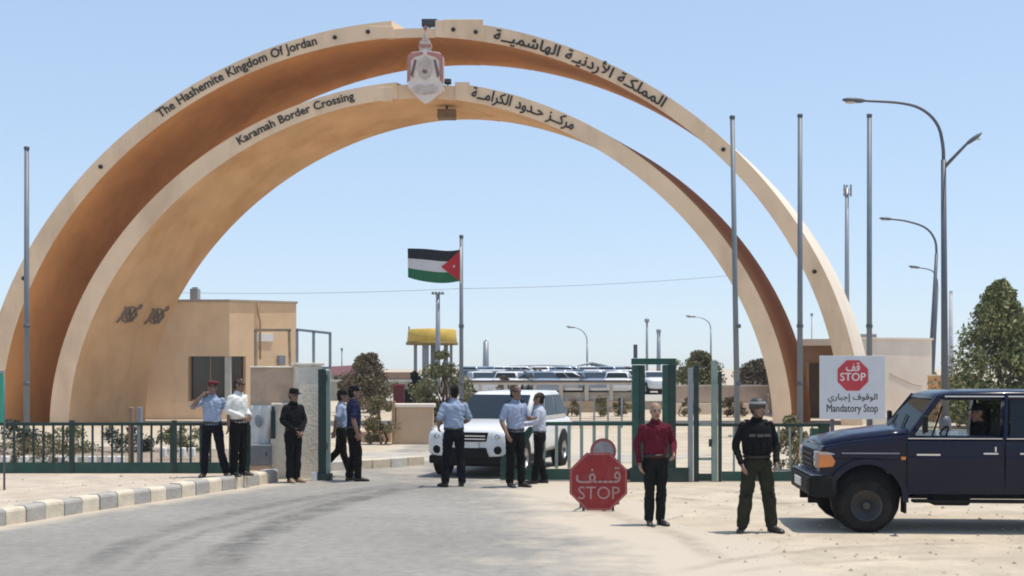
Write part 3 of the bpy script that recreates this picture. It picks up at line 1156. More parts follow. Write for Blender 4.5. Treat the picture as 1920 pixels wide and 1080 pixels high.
q = P(512, 795, PD + .1)
t = thing('hanging_strap', 'dark green strap hanging beside the white banner on the pillar', 'strap', (q.x, PD + .3, .8))
tag(t, cat='strap')
MB().box(Vector((q.x, PD + .10, 1.05)), (.09, .03, .55)).build('webbing', M_greendark, parent=t, bevel=.008)
MB().box(Vector((q.x, PD + .10, 1.36)), (.05, .05, .08)).build('hook', M_black, parent=t)


def bar_frame(name, label, px, py, D, bars, w, m, cat='frame', group=None):
    z0 = min(P(0, y, D).z for a in bars for y in (a[1], a[3]))
    t_ = thing(name, label, cat, (P(px, py, D).x, D, z0), group=group)
    for x0_, y0_, x1_, y1_ in bars:
        MB().bar(P(x0_, y0_, D), P(x1_, y1_, D), w, w).build('bar', m, parent=t_)
    return t_


M_rust = mat('rusty_frame_paint', (.33, .24, .15), .7, .25, 6)
bar_frame('metal_frame', 'brownish open metal frame standing on the lower side wall of the gate pillar', 510, 690, PD + .5,
          [(479, 689, 479, 620), (544, 689, 542, 620), (477, 619, 546, 619)], .05, M_rust)
bar_frame('metal_frame', 'grey open metal frame on top of the pale stone pillar above the gate post', 585, 690, PD + .2,
          [(557, 686, 557, 619), (619, 688, 619, 626), (588, 686, 588, 622), (555, 618, 621, 625), (584, 689, 621, 690)], .05, M_grey)

# left gate post
gpst = thing('gate_post', 'tall dark green steel gate post against the right edge of the stone pillar', 'post', (P(604, 0, 24.5).x, 24.5, 0))
a, b = P(597, 692, 24.5), P(610, 900, 24.5)
MB().box2((a.x, 24.45, 0), (b.x, 24.6, a.z)).build('post', M_greendark, parent=gpst, bevel=.01)
a, b = P(611.5, 694, 24.5), P(619, 900, 24.5)
MB().box2((a.x, 24.47, 0), (b.x, 24.58, a.z)).build('guide_rail', M_greengrey, parent=gpst, bevel=.006)
MB().box2((P(594, 0, 24.5).x, 24.4, -.02), (P(622, 0, 24.5).x, 24.65, .13)).build('foot_plate', M_greendark, parent=gpst)
for z in (.6, 1.9):
    MB().box2((P(608, 0, 24.5).x, 24.40, z), (P(614, 0, 24.5).x, 24.448, z + .12)).build('hinge', M_black, parent=gpst)
MB().box2((P(586, 0, 24.5).x, 24.38, .0), (P(596, 0, 24.5).x, 24.6, .16)).build('stop_block', M_white, parent=gpst)

# ---------------------------------------------------------------- picket fences and gate leaf
def picket_run(root, D, z0, px_list, ytop, ybot, r, m):
    me = None
    for px in px_list:
        a, b = P(px, ytop, D), P(px, ybot, D)
        if me is None:
            mb = MB().box((0, 0, (a.z + b.z) / 2), (r, r, a.z - b.z))
            me = mb.mesh('picket')
            me.materials.append(m)
        o = bpy.data.objects.new('picket', me)
        COL.objects.link(o)
        o.parent = root
        o.location = Vector((a.x, D, 0)) - root.location


FD = 23.6
lf = thing('picket_fence', 'green steel picket fence along the verge in front of the left arch foot', 'fence', (P(200, 0, FD).x, FD, BEDZ))
lf.location.z = 0
a, b = P(-90, 795, FD), P(468, 795, FD)
MB().box2((a.x, FD - .03, a.z - .03), (b.x, FD + .03, a.z + .03)).build('top_rail', M_greendark, parent=lf)
a, b = P(-90, 876, FD), P(468, 888, FD)
MB().box2((a.x, FD - .022, b.z), (b.x, FD + .022, a.z + .09)).build('bottom_plate', M_green, parent=lf)
picket_run(lf, FD, BEDZ, [-84 + 18.4 * i for i in range(31)], 797.5, 868, .034, M_greendark)
for px in (-60, 135, 327, 464):
    a = P(px, 788, FD)
    MB().box2((a.x - .04, FD - .04, BEDZ - .05), (a.x + .04, FD + .04, a.z)).build('post', M_greendark, parent=lf)

gl = thing('gate_leaf', 'open green steel sliding gate leaf with pickets between the officers and the turnstile frame', 'gate', (P(1060, 0, 24.3).x, 24.3, 0))
FD = 24.3
a, b = P(1002, 791, FD), P(1186, 798, FD)
MB().box2((a.x, FD - .035, b.z), (b.x, FD + .035, a.z)).build('top_rail', M_green, parent=gl)
a, b = P(938, 879, FD), P(1186, 900, FD)
MB().box2((a.x, FD - .03, b.z), (b.x, FD + .03, a.z)).build('bottom_plate', M_green, parent=gl)
picket_run(gl, FD, 0, [1020 + 23.5 * i for i in range(7)], 798.5, 878, .06, M_greengrey)
gus = [(938, 878.5), (964, 878.5), (1004, 800), (992, 800), (958, 838), (938, 862)]
MB().prism([(P(x, y, FD).x, P(x, y, FD).z) for x, y in gus], FD - .025, FD + .025).build('end_gusset', M_green, parent=gl)
for px in (960, 1150):
    MB().lathe([(.02, -.03), (.055, -.03), (.055, .03), (.02, .03)], (P(px, 0, FD).x, FD, .07), 'Y', 14).build('roller', M_black, parent=gl)
# track
a, b = P(905, 0, FD), P(1186, 0, FD)
tag(MB().box2((a.x, FD - .05, 0.004), (b.x, FD + .05, .014)).build('gate_track', M_offwhite), 'pale steel floor track under the sliding gate leaf', 'track')

tf = thing('turnstile_frame', 'tall dark green portal frame with double posts behind the man in the red shirt', 'gate frame', (P(1225, 0, 24.2).x, 24.2, 0))
D = 24.2
for p0, p1, nm, m in ((1185, 1198, 'post', M_green), (1198.4, 1209, 'post', M_greendark), (1242, 1253, 'post', M_green), (1253.4, 1267, 'post', M_greendark)):
    a, b = P(p0, 684.5, D), P(p1, 902, D)
    MB().box2((a.x, D - .05, 0), (b.x, D + .06, a.z)).build(nm, m, parent=tf, bevel=.008)
a, b = P(1184, 672, D), P(1266, 683.5, D)
MB().box2((a.x, D - .06, b.z), (b.x, D + .07, a.z)).build('lintel', M_green, parent=tf, bevel=.008)
a, b = P(1188, 646, D), P(1195, 671.5, D)
MB().box2((a.x, D - .02, b.z), (b.x, D + .04, a.z)).build('pipe_stub', M_darkpole, parent=tf)
a, b = P(1180, 876, D), P(1290, 903, D)
MB().box2((a.x, D - .11, b.z), (b.x, D - .07, a.z)).build('kick_plate', M_greendark, parent=tf)
a, b = P(1210, 794, D), P(1290, 799, D)
MB().box2((P(1266.5, 0, D).x, D - .02, b.z), (b.x, D + .02, a.z)).build('rail', M_greendark, parent=tf)

wg = thing('wicket_gate', 'narrow faded green pedestrian gate between two tall grey posts beside the soldier', 'gate', (P(1322, 0, 24.2).x, 24.2, 0))
for p0, p1, yt, m in ((1290, 1299, 690, M_grey), (1301, 1310, 684, M_greendark), (1334, 1345, 676, M_greengrey), (1347, 1353, 696, M_greendark)):
    a, b = P(p0, yt, D), P(p1, 904, D)
    MB().box2((a.x, D - .04, 0), (b.x, D + .05, a.z)).build('post', m, parent=wg, bevel=.008)
for y0, y1 in ((794, 799), (858, 863)):
    a, b = P(1310.5, y0, D), P(1333.5, y1, D)
    MB().box2((a.x, D - .02, b.z), (b.x, D + .02, a.z)).build('rail', M_greengrey, parent=wg)
a, b = P(1310.5, 888, D), P(1333.5, 902, D)
MB().box2((a.x, D - .02, b.z), (b.x, D + .02, a.z)).build('kick_plate', M_greendark, parent=wg)
a = P(1331, 830, D)
MB().box(a + Vector((0, -.04, 0)), (.05, .06, .14)).build('latch', M_black, parent=wg)

rf_ = thing('picket_fence', 'green picket fence running behind the soldier to the parked pickup', 'fence', (P(1455, 0, 24.2).x, 24.2, 0))
a, b = P(1354, 794, D), P(1556, 800, D)
MB().box2((a.x, D - .03, b.z), (b.x, D + .03, a.z)).build('top_rail', M_greendark, parent=rf_)
a, b = P(1354, 884, D), P(1556, 902, D)
MB().box2((a.x, D - .025, b.z), (b.x, D + .025, a.z)).build('bottom_plate', M_green, parent=rf_)
a, b = P(1354, 862, D), P(1380, 866, D)
picket_run(rf_, D, 0, [1376 + 21 * i for i in range(8)], 800.5, 883.5, .036, M_greengrey)
a, b = P(1528, 795, D), P(1554, 902, D)
MB().box2((P(1535, 0, D).x, D - .08, 0), (b.x, D + .08, a.z + .02)).build('post', M_greendark, parent=rf_, bevel=.01)
a = P(1540, 796, D)
MB().box2((P(1520, 0, D).x, D - .09, a.z - .26), (P(1534, 0, D).x, D + .09, a.z - .07)).build('lock_box', M_green, parent=rf_, bevel=.01)

# thin post and green sign at the left edge
t = thing('green_sign', 'green sign panel on thin posts in front of the picket fence', 'sign', (P(-20, 0, 20.3).x, 20.3, BEDZ))
a, b = P(-70, 700, 20.3), P(7, 792, 20.3)
MB().box2((a.x, 20.28, b.z), (b.x, 20.31, a.z)).build('panel', mat('sign_green', (.03, .30, .20), .45, .08), parent=t, bevel=.008)
MB().box2((a.x - .02, 20.265, a.z + .003), (b.x + .02, 20.32, a.z + .04)).build('frame', M_grey, parent=t)
for px in (-55, 8):
    a = P(px, 780, 20.36)
    MB().tube([(a.x, 20.36, BEDZ - .05), (a.x, 20.36, a.z + .6)], .018, 8).build('post', M_darkpole, parent=t)

# ---------------------------------------------------------------- flagpoles
def flagpole(px, ytop, label, D=40.0, r=.085, lean=0):
    b, a = P(px + lean, 690, D), P(px, ytop, D)
    t_ = thing('flagpole', label, 'flagpole', (b.x, D, 0), group='flagpoles')
    MB().tube([(b.x, D, 0), (a.x, D, a.z)], [r * 1.1, r * .85], 12).build('pole', M_pole, parent=t_)
    MB().lathe([(.02, .10), (r * 1.02, .08), (r * 1.05, 0)], (a.x, D, a.z), 'Z', 12).build('cap', M_darkpole, parent=t_)
    MB().box((b.x, D, .03), (.5, .5, .06)).build('base_plate', M_offwhite, parent=t_)
    for k in (1.6, 3.4):
        MB().lathe([(r * 1.1, 0), (r * 1.25, .02), (r * 1.25, .1), (r * 1.1, .12)], (b.x, D, k), 'Z', 12).build('collar', M_darkpole, parent=t_)
    return t_


flagpole(50, 280, 'bare grey flagpole standing alone in front of the left arch foot')
flagpole(1373, 222, 'bare grey flagpole nearest the emblem side of the right arch legs, crossing both legs', lean=10)
flagpole(1500, 219, 'bare grey flagpole between the two right arch feet, crossing the taller leg')
flagpole(1630, 219, 'bare grey flagpole behind the mandatory stop board, clear of the arch legs')
fp = flagpole(865, 446, 'shorter grey flagpole behind the white car, flying the flag', r=.065)

# the flag, flying to the left
FDp = 40.0
fl = thing('flag', 'black, white and green national flag with a red star triangle flying from the pole', 'flag', (P(865, 465, FDp).x, FDp, P(865, 528, FDp).z))


def flag_pt(u, v_, off=0.0):
    """u from pole to free end, v from bottom to top"""
    x = lerp(862, 763, u) + 1.5 * math.sin(u * 7)
    y = lerp(529 - 7 * u * u + 5 * math.sin(u * 3.3) - 2, 467 + 1 * u + 3.0 * math.sin(u * 5.0 + .3), v_)
    q_ = P(x, y, FDp)
    q_.y += .16 * math.sin(u * 8.0 + v_ * 1.2) * (.25 + u) - off
    return q_


def flag_band(name, v0, v1, m, off=0.0, tri=False):
    mb = MB()
    NU = 30
    NV = 5
    vv = []
    for j in range(NV + 1):
        for i in range(NU + 1):
            u = i / NU
            w = lerp(v0, v1, j / NV)
            if tri:
                u *= .36 * (1 - abs(2 * w - 1))
            vv.append(flag_pt(u, w, off))
    n_ = NU + 1
    mb.add(vv, [(j * n_ + i, j * n_ + i + 1, j * n_ + i + n_ + 1, j * n_ + i + n_) for j in range(NV) for i in range(NU)], 0, True)
    o_ = mb.build(name, m, parent=fl)
    return o_


flag_band('black_stripe', .667, 1, mat('flag_black', (.012, .012, .018), .8, .05))
flag_band('white_stripe', .333, .667, mat('flag_white', (.55, .53, .53), .8, .05))
flag_band('green_stripe', 0, .333, mat('flag_green', (.012, .12, .05), .8, .05))
m_fr = mat('flag_red', (.45, .02, .03), .8, .05)
flag_band('red_triangle', 0, .5, m_fr, .012, True)
flag_band('red_triangle', .5, 1, m_fr, .012, True)
st = MB()
stp = []
for k in range(14):
    a_ = 2 * math.pi * k / 14
    r_k = .055 if k % 2 == 0 else .024
    stp.append(flag_pt(.12 + r_k * math.cos(a_) * .63, .5 + r_k * math.sin(a_), .03))
st.add([flag_pt(.12, .5, .03)] + stp, [(0, k + 1, (k + 1) % 14 + 1) for k in range(14)])
st.build('star', mat('flag_white', (.55, .53, .53)), parent=fl)
MB().tube([P(864, 463, FDp - .09), P(864, 532, FDp - .09)], .012, 6).build('halyard', M_white, parent=fl)

# ---------------------------------------------------------------- street lamps
def lamp_head(p, d, L, W_, H_, m):
    """head pointing along d from its socket p"""
    d = Vector(d).normalized()
    up = Vector((0, 0, 1))
    s_ = d.cross(up).normalized()
    u = s_.cross(d)
    prof = [(0, .35, .4), (.15, .6, .8), (.45, 1, 1), (.8, .95, .8), (1, .45, .35)]
    mb = MB()
    rings = []
    for t_, w, h in prof:
        c_ = p + d * L * t_
        rings.append([c_ + s_ * W_ / 2 * w * math.cos(a_) + u * H_ / 2 * h * math.sin(a_) for a_ in np.linspace(0, 2 * math.pi, 11)[:-1]])
    mb.loft(rings)
    return mb


def street_lamp(label, D, base_px, joint, arms, r, m=M_darkpole, group='street lamps'):
    """arms: list of (pixel path from the joint to the head, head end pixel)"""
    b, j = P(base_px, 690, D), P(*joint, D)
    t_ = thing('street_lamp', label, 'street lamp', (b.x, D, 0), group=group)
    MB().tube([(b.x, D, 0), (lerp(b.x, j.x, .5), D, j.z * .5), (j.x, D, j.z)], [r * 1.25, r, r * .8], 10).build('pole', m, parent=t_)
    MB().lathe([(r * 1.9, 0), (r * 1.9, .5), (r * 1.3, .65)], (b.x, D, 0), 'Z', 12).build('base', m, parent=t_)
    for path, end, dy in arms:
        pts = [P(x, y, D) for x, y in path]
        for i, q_ in enumerate(pts):
            q_.y += dy * i / (len(pts) - 1)
        # smooth the path
        for _ in range(2):
            n_ = [pts[0]]
            for p_, q_ in zip(pts, pts[1:]):
                n_ += [p_.lerp(q_, .25), p_.lerp(q_, .75)]
            pts = n_ + [pts[-1]]
        ar_ = MB().tube(pts, [r * .62 - r * .25 * i / len(pts) for i in range(len(pts))], 8).build('arm', m, parent=t_)
        e = P(*end, D)
        e.y += dy
        d = e - pts[-1]
        h = lamp_head(pts[-1] - d * .05, d, d.length * 1.05, d.length * .42, d.length * .26, M_grey).build('lamp_head', m, parent=t_)
        mid = pts[-1] + d * .62 - Vector((0, 0, d.length * .11))
        MB().ellipsoid(mid, (d.length * .26, d.length * .15, d.length * .06)).build('lens', M_offwhite, parent=h)
    return t_


street_lamp('tall double armed street lamp rising behind the pickup cab', 40.0, 1772, (1769, 300),
            [([(1769, 310), (1769, 275), (1760, 232), (1730, 203), (1690, 192), (1620, 189)], (1580, 187), 0),
             ([(1772, 312), (1782, 298), (1800, 276)], (1827, 256), -.6)], .10)
street_lamp('second street lamp, leaning slightly, half the height of the tall lamp in front of it', 78.0, 1741, (1756, 476),
            [([(1756, 478), (1755, 450), (1738, 426), (1700, 414), (1672, 411)], (1649, 409), 0)], .13)
street_lamp('third and smallest street lamp at the right, arm just above the leaning lamp pole', 128.0, 1748, (1758, 540),
            [([(1758, 541), (1757, 520), (1748, 506), (1724, 502)], (1704, 499), 0)], .13)
street_lamp('faint distant street lamp above the car park, left of the green portal', 150.0, 1101, (1101, 645),
            [([(1101, 646), (1100, 630), (1090, 618), (1078, 614)], (1062, 612), 0)], .12, M_grey)
street_lamp('faint distant street lamp above the round tree, right of the green portal', 140.0, 1333, (1333, 618),
            [([(1333, 619), (1331, 606), (1320, 597), (1304, 594)], (1286, 592), 0)], .11, M_grey)


def mast(label, px, ytop, D, r, head, cat='mast', m=M_grey):
    a = P(px, ytop, D)
    t_ = thing('floodlight_mast', label, cat, (a.x, D, 0), group='distant masts')
    MB().tube([(a.x, D, 0), (a.x, D, a.z)], [r * 1.2, r * .8], 8).build('pole', m, parent=t_)
    k = D / FOC
    hd = MB()
    if head == 'bar':
        hd.box((a.x, D, a.z), (24 * k, .2, 2.2 * k))
        for q_ in (-9, -3, 3, 9):
            hd.box((a.x + q_ * k, D - .15, a.z + 2.4 * k), (4 * k, .3, 2.5 * k), mi=0)
    elif head == 'drum':
        hd.lathe([(1 * k, -3 * k), (4.5 * k, -2 * k), (4.5 * k, 4 * k), (2 * k, 5 * k)], (a.x, D, a.z), 'Z', 10)
    elif head == 'antenna':
        for q_ in (-6, 0, 6):
            hd.box((a.x + q_ * k, D - .3 * abs(q_) / 6, a.z - 6 * k), (2.6 * k, .3, 22 * k))
        hd.box((a.x, D, a.z - 4 * k), (16 * k, .1, 1.2 * k)).box((a.x, D, a.z - 12 * k), (16 * k, .1, 1.2 * k))
    else:
        hd.box((a.x, D, a.z), (4 * k, .2, 5 * k))
    hd.build('head', m, parent=t_)
    return t_


mast('telecom mast with an antenna cluster between the right arch leg and the flagpoles', 1588, 352, 150, .28, 'antenna')
mast('floodlight mast with a crossbar rising through the yellow tank', 821, 551, 84, .16, 'bar')
mast('short thick mast on the skyline right of the flag', 911, 640, 120, .30, 'cap')
mast('thin mast with a small drum head above the green portal', 1213, 602, 130, .13, 'drum')
mast('thicker mast with a drum head just right of the thin one above the green portal', 1235, 622, 120, .2, 'drum')
mast('pale utility pole right behind the tall double armed lamp', 1783, 548, 70, .13, 'cap', m=mat('pale_pole', (.48, .48, .5), .6))
mast('hairline antenna mast over the pale building porch', 1522, 590, 120, .05, 'cap')
mast('hairline mast above the red roof left of the road', 641, 655, 110, .06, 'cap')

for k, (a, b, sag) in enumerate((((300, 548), (862, 541), 5), ((862, 541), (1420, 512), 6))):
    D = 90
    pts = [P(lerp(a[0], b[0], t_), lerp(a[1], b[1], t_) + sag * 4 * t_ * (1 - t_), D) for t_ in np.linspace(0, 1, 16)]
    tag(MB().tube(pts, .016, 5).build('overhead_wire', M_grey), ('thin overhead wire crossing the sky left of the flagpole', 'thin overhead wire crossing the sky right of the flagpole')[k], 'wire', 'overhead wires')

# ---------------------------------------------------------------- trees and shrubs
def tree(name, label, cat, base, H, shape, leafm, n, leaf, trunk_h, tr=.12, seed=1, group=None, clumps=26, trunks=1):
    """shape(t) gives the crown radius at height fraction t of the crown; the crown is clumps of small leaf faces"""
    rg = random.Random(seed)
    t_ = thing(name, label, cat, base, group=group)
    base = Vector(base)
    tb = MB()
    cl = []
    ch = H - trunk_h
    for i in range(clumps):
        u = rg.random() ** .9
        a = rg.uniform(0, 2 * math.pi)
        rad = shape(u) * math.sqrt(rg.uniform(.15, 1))
        cl.append((base + Vector((rad * math.cos(a), rad * math.sin(a), trunk_h + ch * u)), shape(u) * rg.uniform(.20, .46) + .06 * ch))
    top = base + Vector((0, 0, trunk_h + ch * .8))
    for k in range(trunks):
        off = Vector((rg.uniform(-.25, .25), rg.uniform(-.2, .2), 0)) * (trunks > 1)
        pts = [base + off - Vector((0, 0, .1)), base + off * 1.5 + Vector((rg.uniform(-.1, .1), 0, trunk_h)), base + off + Vector((rg.uniform(-.15, .15), 0, trunk_h + ch * .45)), top]
        tb.tube(pts, [tr, tr * .8, tr * .5, tr * .12], 8)
    for c_, r_c in cl[:10]:
        s_ = base + Vector((0, 0, max(trunk_h * .7, (c_.z - base.z) * .55)))
        tb.tube([s_, s_.lerp(c_, .5) + Vector((0, 0, .1 * ch)), c_], [tr * .4, tr * .25, tr * .06], 6)
    tb.build('trunk', M_bark, parent=t_)
    vv, ff = [], []
    for i in range(n):
        c_, r_c = cl[rg.randrange(len(cl))]
        d = Vector((rg.gauss(0, 1), rg.gauss(0, 1), rg.gauss(0, 1)))
        d = d.normalized() * r_c * rg.random() ** .45
        d.z *= .8
        p = c_ + d
        a = Vector((rg.gauss(0, 1), rg.gauss(0, 1), rg.gauss(0, .8))).normalized()
        b = a.orthogonal().normalized()
        b = (Matrix.Rotation(rg.uniform(0, 6.28), 3, a) @ b)
        s_ = leaf * rg.uniform(.5, 1.3)
        o_ = len(vv)
        e = a.cross(b)
        vv += [p - b * s_, p + e * s_ * .42, p + b * s_, p - e * s_ * .42]
        ff.append((o_, o_ + 1, o_ + 2, o_ + 3))
    mb = MB()
    mb.add(vv, ff)
    mb.build('crown', leafm, parent=t_)
    return t_


def gpos(px, D, z=0):
    return (P(px, 0, D).x, D, z)


tree('conical_tree', 'tall conical olive green tree at the right edge behind the pickup', 'tree', gpos(1876, 46), 5.12, lambda u: 2.2 * (1 - u) ** .86 * (.75 + .25 * min(1, u * 6)) + .05, M_leaf_pine, 23000, .10, .40, .14, 6, clumps=90)
tree('dark_tree', 'darker spreading tree behind the conical tree at the right edge', 'tree', gpos(1925, 49), 3.6, lambda u: 1.0 * math.sin(math.pi * (.12 + .8 * u)), M_leaf_dark, 5000, .10, .9, .12, 8, clumps=26)
tree('round_tree', 'brownish round tree behind the walking policemen', 'tree', gpos(690, 62), 2.72, lambda u: 1.08 * math.sin(math.pi * (.30 + .62 * u)), M_leaf_brown, 8500, .09, .6, .1, 11, clumps=46)
tree('olive_tree', 'loose olive green tree below the yellow tank', 'tree', gpos(828, 46), 2.65, lambda u: .92 * math.sin(math.pi * (.25 + .68 * u)), M_leaf_olive, 5200, .075, .4, .08, 12, trunks=3)
tree('bluish_bush', 'dark bluish bush left of the olive tree under the yellow tank', 'bush', gpos(776, 52), 1.95, lambda u: .52 * math.sin(math.pi * (.3 + .6 * u)), M_leaf_teal, 3000, .07, .6, .06, 13, clumps=14)
tree('round_tree', 'round grey green tree right of the green portal', 'tree', gpos(1314, 64), 2.85, lambda u: 1.18 * math.sin(math.pi * (.34 + .58 * u)), M_leaf_olive, 9500, .09, 1.05, .1, 14, clumps=50)
tree('brown_tree', 'low brown tree between the round tree and the right arch leg', 'tree', gpos(1420, 66), 2.5, lambda u: 1.15 * math.sin(math.pi * (.34 + .58 * u)), M_leaf_brown, 8000, .09, .8, .1, 15, clumps=46)
tree('roadside_shrub', 'pale olive shrub beside the sandy wall behind the walking policemen', 'shrub', gpos(712, 36), 1.35, lambda u: .42 * math.sin(math.pi * (.3 + .62 * u)), M_leaf_dry, 2600, .055, .12, .04, 16, trunks=3, clumps=18)
tree('fence_shrub', 'dry yellowish shrub behind the picket fence beside the soldier', 'shrub', gpos(1484, 27), 1.12, lambda u: .42 * math.sin(math.pi * (.3 + .62 * u)), M_leaf_dry, 2600, .045, .08, .03, 17, trunks=3, clumps=18)
hl = random.Random(5)
hedge_labels = ['dark trimmed hedge bush at the far left behind the picket fence', 'dark hedge bush second from the left behind the picket fence', 'dark hedge bush under the arch foot behind the picket fence', 'dark hedge bush left of the officer in the red beret']
for k, px in enumerate((40, 130, 238, 345)):
    tree('hedge_bush', hedge_labels[k], 'bush', gpos(px, 29 + k * .3, .15), .60 if k != 0 else .72, lambda u: .60 * math.sin(math.pi * (.3 + .55 * u)), M_leaf_dark if k % 2 == 0 else M_leaf_olive, 1500, .045, .05, .03, 30 + k, group='bushes behind the left fence', trunks=3, clumps=18)
for k, px in enumerate((30, 85, 120)):
    tree('dry_weed', ('dry twiggy weed at the left end of the picket fence', 'larger dry weed in the middle of the left fence base', 'thin dry weed under the inner arch foot at the fence')[k], 'plant', gpos(px, 24.6 + .1 * k, BEDZ), .5, lambda u: .3 * (.3 + u), M_leaf_dry, 420, .035, .05, .015, 40 + k, trunks=3, clumps=12, group='dry weeds by the fence')

# striped kerb stones of the garden path behind the left fence
gk = bpy.data.objects.new('kerb', None)
COL.objects.link(gk)
tag(gk, kind='structure')
for k, px in enumerate(range(10, 240, 18)):
    q = P(px, 868, 25.6)
    MB().box((q.x, 25.6, BEDZ + .08), (.13, .16, .2)).build('kerb_stone', M_white if hl.random() < .85 else M_offwhite, parent=gk, bevel=.015)
for k, px in enumerate(range(306, 372, 18)):
    q = P(px, 845, 27)
    MB().box((q.x, 27, BEDZ + .16), (.13, .16, .2)).build('kerb_stone', M_white, parent=gk, bevel=.015)
for k in range(2):
    q = P((246, 262)[k], 845, 26.2)
    o = tag(MB().box((q.x, 26.2, .75), (.09, .12, 1.2)).build('stake', (M_brownwall, M_grey)[k], bevel=.01), ('brown wooden stake behind the left picket fence', 'grey concrete stake behind the left picket fence')[k], 'stake')

# ---------------------------------------------------------------- far yard beyond the gate
sw = thing('sandy_wall', 'low sandy rendered wall with coping left of the white car', 'wall', gpos(770, 36))
a, b = P(742, 790, 36), P(812, 835, 36)
MB().box2((a.x, 36, -.05), (b.x, 36.4, CAMZ + (690 - 764) * 36 / FOC)).build('wall_face', mat('sandy_render', (.55, .38, .24), .9, .12, 2, .3, dirt=(.40, .29, .2), dirt_amt=.5, dscale=1), parent=sw, bevel=.02)
MB().box2((a.x - .05, 35.95, CAMZ + (690 - 763.8) * 36 / FOC), (b.x + .05, 36.45, CAMZ + (690 - 757) * 36 / FOC)).build('coping', M_pale, parent=sw, bevel=.02)
MB().box2((P(735, 0, 36).x, 35.9, -.05), (P(741, 0, 36).x, 36.1, CAMZ + (690 - 752) * 36 / FOC)).build('post', M_frame, parent=sw)
tag(MB().box2((P(640, 0, 37).x, 37, -.05), (P(733, 0, 37).x, 37.3, .32)).build('edging_wall', mat('sandy_render', (.55, .38, .24)), bevel=.02), 'knee high sandy edging wall behind the roadside shrub', 'wall')

# red cabin and red roofed shed left of the road
t = thing('red_box', 'dark red metal box standing behind the sandy wall', 'box', gpos(746, 50))
a, b = P(737, 724, 50), P(757, 756, 50)
MB().box2((a.x, 50, 0), (b.x, 50.5, a.z)).build('box_body', mat('dark_red_paint', (.16, .02, .02), .6, .15), parent=t, bevel=.02)
MB().box2((a.x - .04, 49.95, a.z + .003), (b.x + .04, 50.55, a.z + .08)).build('lid', mat('red_paint', (.3, .06, .06), .6), parent=t)
t = thing('red_roofed_shed', 'low shed with a faded pink red roof at the left skyline', 'building', gpos(645, 90))
k = 90 / FOC
MB().box2((P(617, 0, 90).x, 90, 0), (P(672, 0, 90).x, 94, CAMZ - 12 * k)).build('wall', M_concrete, parent=t)
MB().prism([(P(613, 0, 90).x, CAMZ - 12 * k + .003), (P(676, 0, 90).x, CAMZ - 12 * k + .003), (P(662, 0, 90).x, CAMZ + 5 * k), (P(622, 0, 90).x, CAMZ + 3 * k)], 89.7, 94.3).build('roof', mat('pink_roof', (.50, .25, .25), .8, .12), parent=t)
for px in (626, 640, 655):
    MB().box2((P(px, 0, 90).x, 89.95, CAMZ - 26 * k), (P(px + 8, 0, 90).x, 90.05, CAMZ - 16 * k)).build('window', M_window, parent=t)
t = thing('grey_yard_wall', 'long grey block wall on the skyline between the round tree and the red box', 'wall', gpos(690, 84))
k = 84 / FOC
MB().box2((P(615, 0, 84).x, 84, 0), (P(870, 0, 84).x, 84.3, CAMZ - 26 * k)).build('wall_face', M_concrete, parent=t)
MB().box2((P(700, 0, 84).x, 84.5, 0), (P(770, 0, 84).x, 86, CAMZ - 8 * k)).build('upper_wall', M_brownwall, parent=t)
MB().box2((P(615, 0, 84).x, 83.9, CAMZ - 25.9 * k), (P(870, 0, 84).x, 84.4, CAMZ - 22 * k)).build('coping', M_offwhite, parent=t)

# yellow tank on legs
YD = 90
k = YD / FOC
yt = thing('yellow_tank', 'round yellow elevated tank on grey legs behind the flagpole', 'tank', gpos(810, YD))
q = P(810, 632, YD)
MB().lathe([(.3, -.55), (44 * k, -.52), (47 * k, -.3), (46 * k, .0), (45 * k, .48), (40 * k, .56), (.2, .62)], (q.x, YD, q.z), 'Z', 28).build('tank_drum', M_yellow, parent=yt)
MB().lathe([(48.5 * k, -.56), (49 * k, -.5), (49 * k, -.38), (47 * k, -.34)], (q.x, YD, q.z), 'Z', 28).build('rim', mat('dark_yellow_paint', (.22, .15, .03), .6), parent=yt)
for px, dy, w in ((779, 0, 6), (800, -1.2, 12), (835, .8, 8), (846, 0, 5), (812, 1.5, 14)):
    MB().box2((P(px - w / 2, 0, YD).x, YD + dy - .12, 0), (P(px + w / 2, 0, YD).x, YD + dy + .12, q.z - .53)).build('leg', M_grey, parent=yt)
MB().box((P(767, 0, YD).x, YD, q.z + .2), (.1, .1, 1.1)).build('ladder_rail', M_grey, parent=yt)

# car park behind a concrete frame wall
WD = 62
k = WD / FOC
cw = thing('frame_wall', 'long concrete frame wall with open bays in front of the far car park', 'wall', gpos(1020, WD))
zt = CAMZ + (690 - 713) * k
zb = CAMZ + (690 - 752) * k
MB().box2((P(872, 0, WD).x, WD - .08, zt - .10), (P(1192, 0, WD).x, WD + .35, zt)).build('dark_beam', mat('dark_beam_paint', (.13, .12, .11), .8, .2), parent=cw)
MB().box2((P(872, 0, WD).x, WD - .05, zt - .22), (P(1192, 0, WD).x, WD + .32, zt - .103)).build('beam', M_offwhite, parent=cw)
bays = [872, 900, 948, 1003, 1052, 1100, 1146, 1188]
for px in bays:
    MB().box2((P(px - 3.5, 0, WD).x, WD - .04, zb), (P(px + 3.5, 0, WD).x, WD + .3, zt - .223)).build('post', M_offwhite, parent=cw)
for p0, p1 in zip(bays, bays[1:]):
    MB().box2((P(p0 + 4, 0, WD).x, WD + .1, zb), (P(p1 - 4, 0, WD).x, WD + .2, zb + .42)).build('panel', M_concrete, parent=cw)
    if p0 > 1040:
        MB().box2((P(p0 + 8, 0, WD).x, WD + .08, zb + .52), (P(p1 - 8, 0, WD).x, WD + .16, zb + .62)).build('rail', M_white, parent=cw)
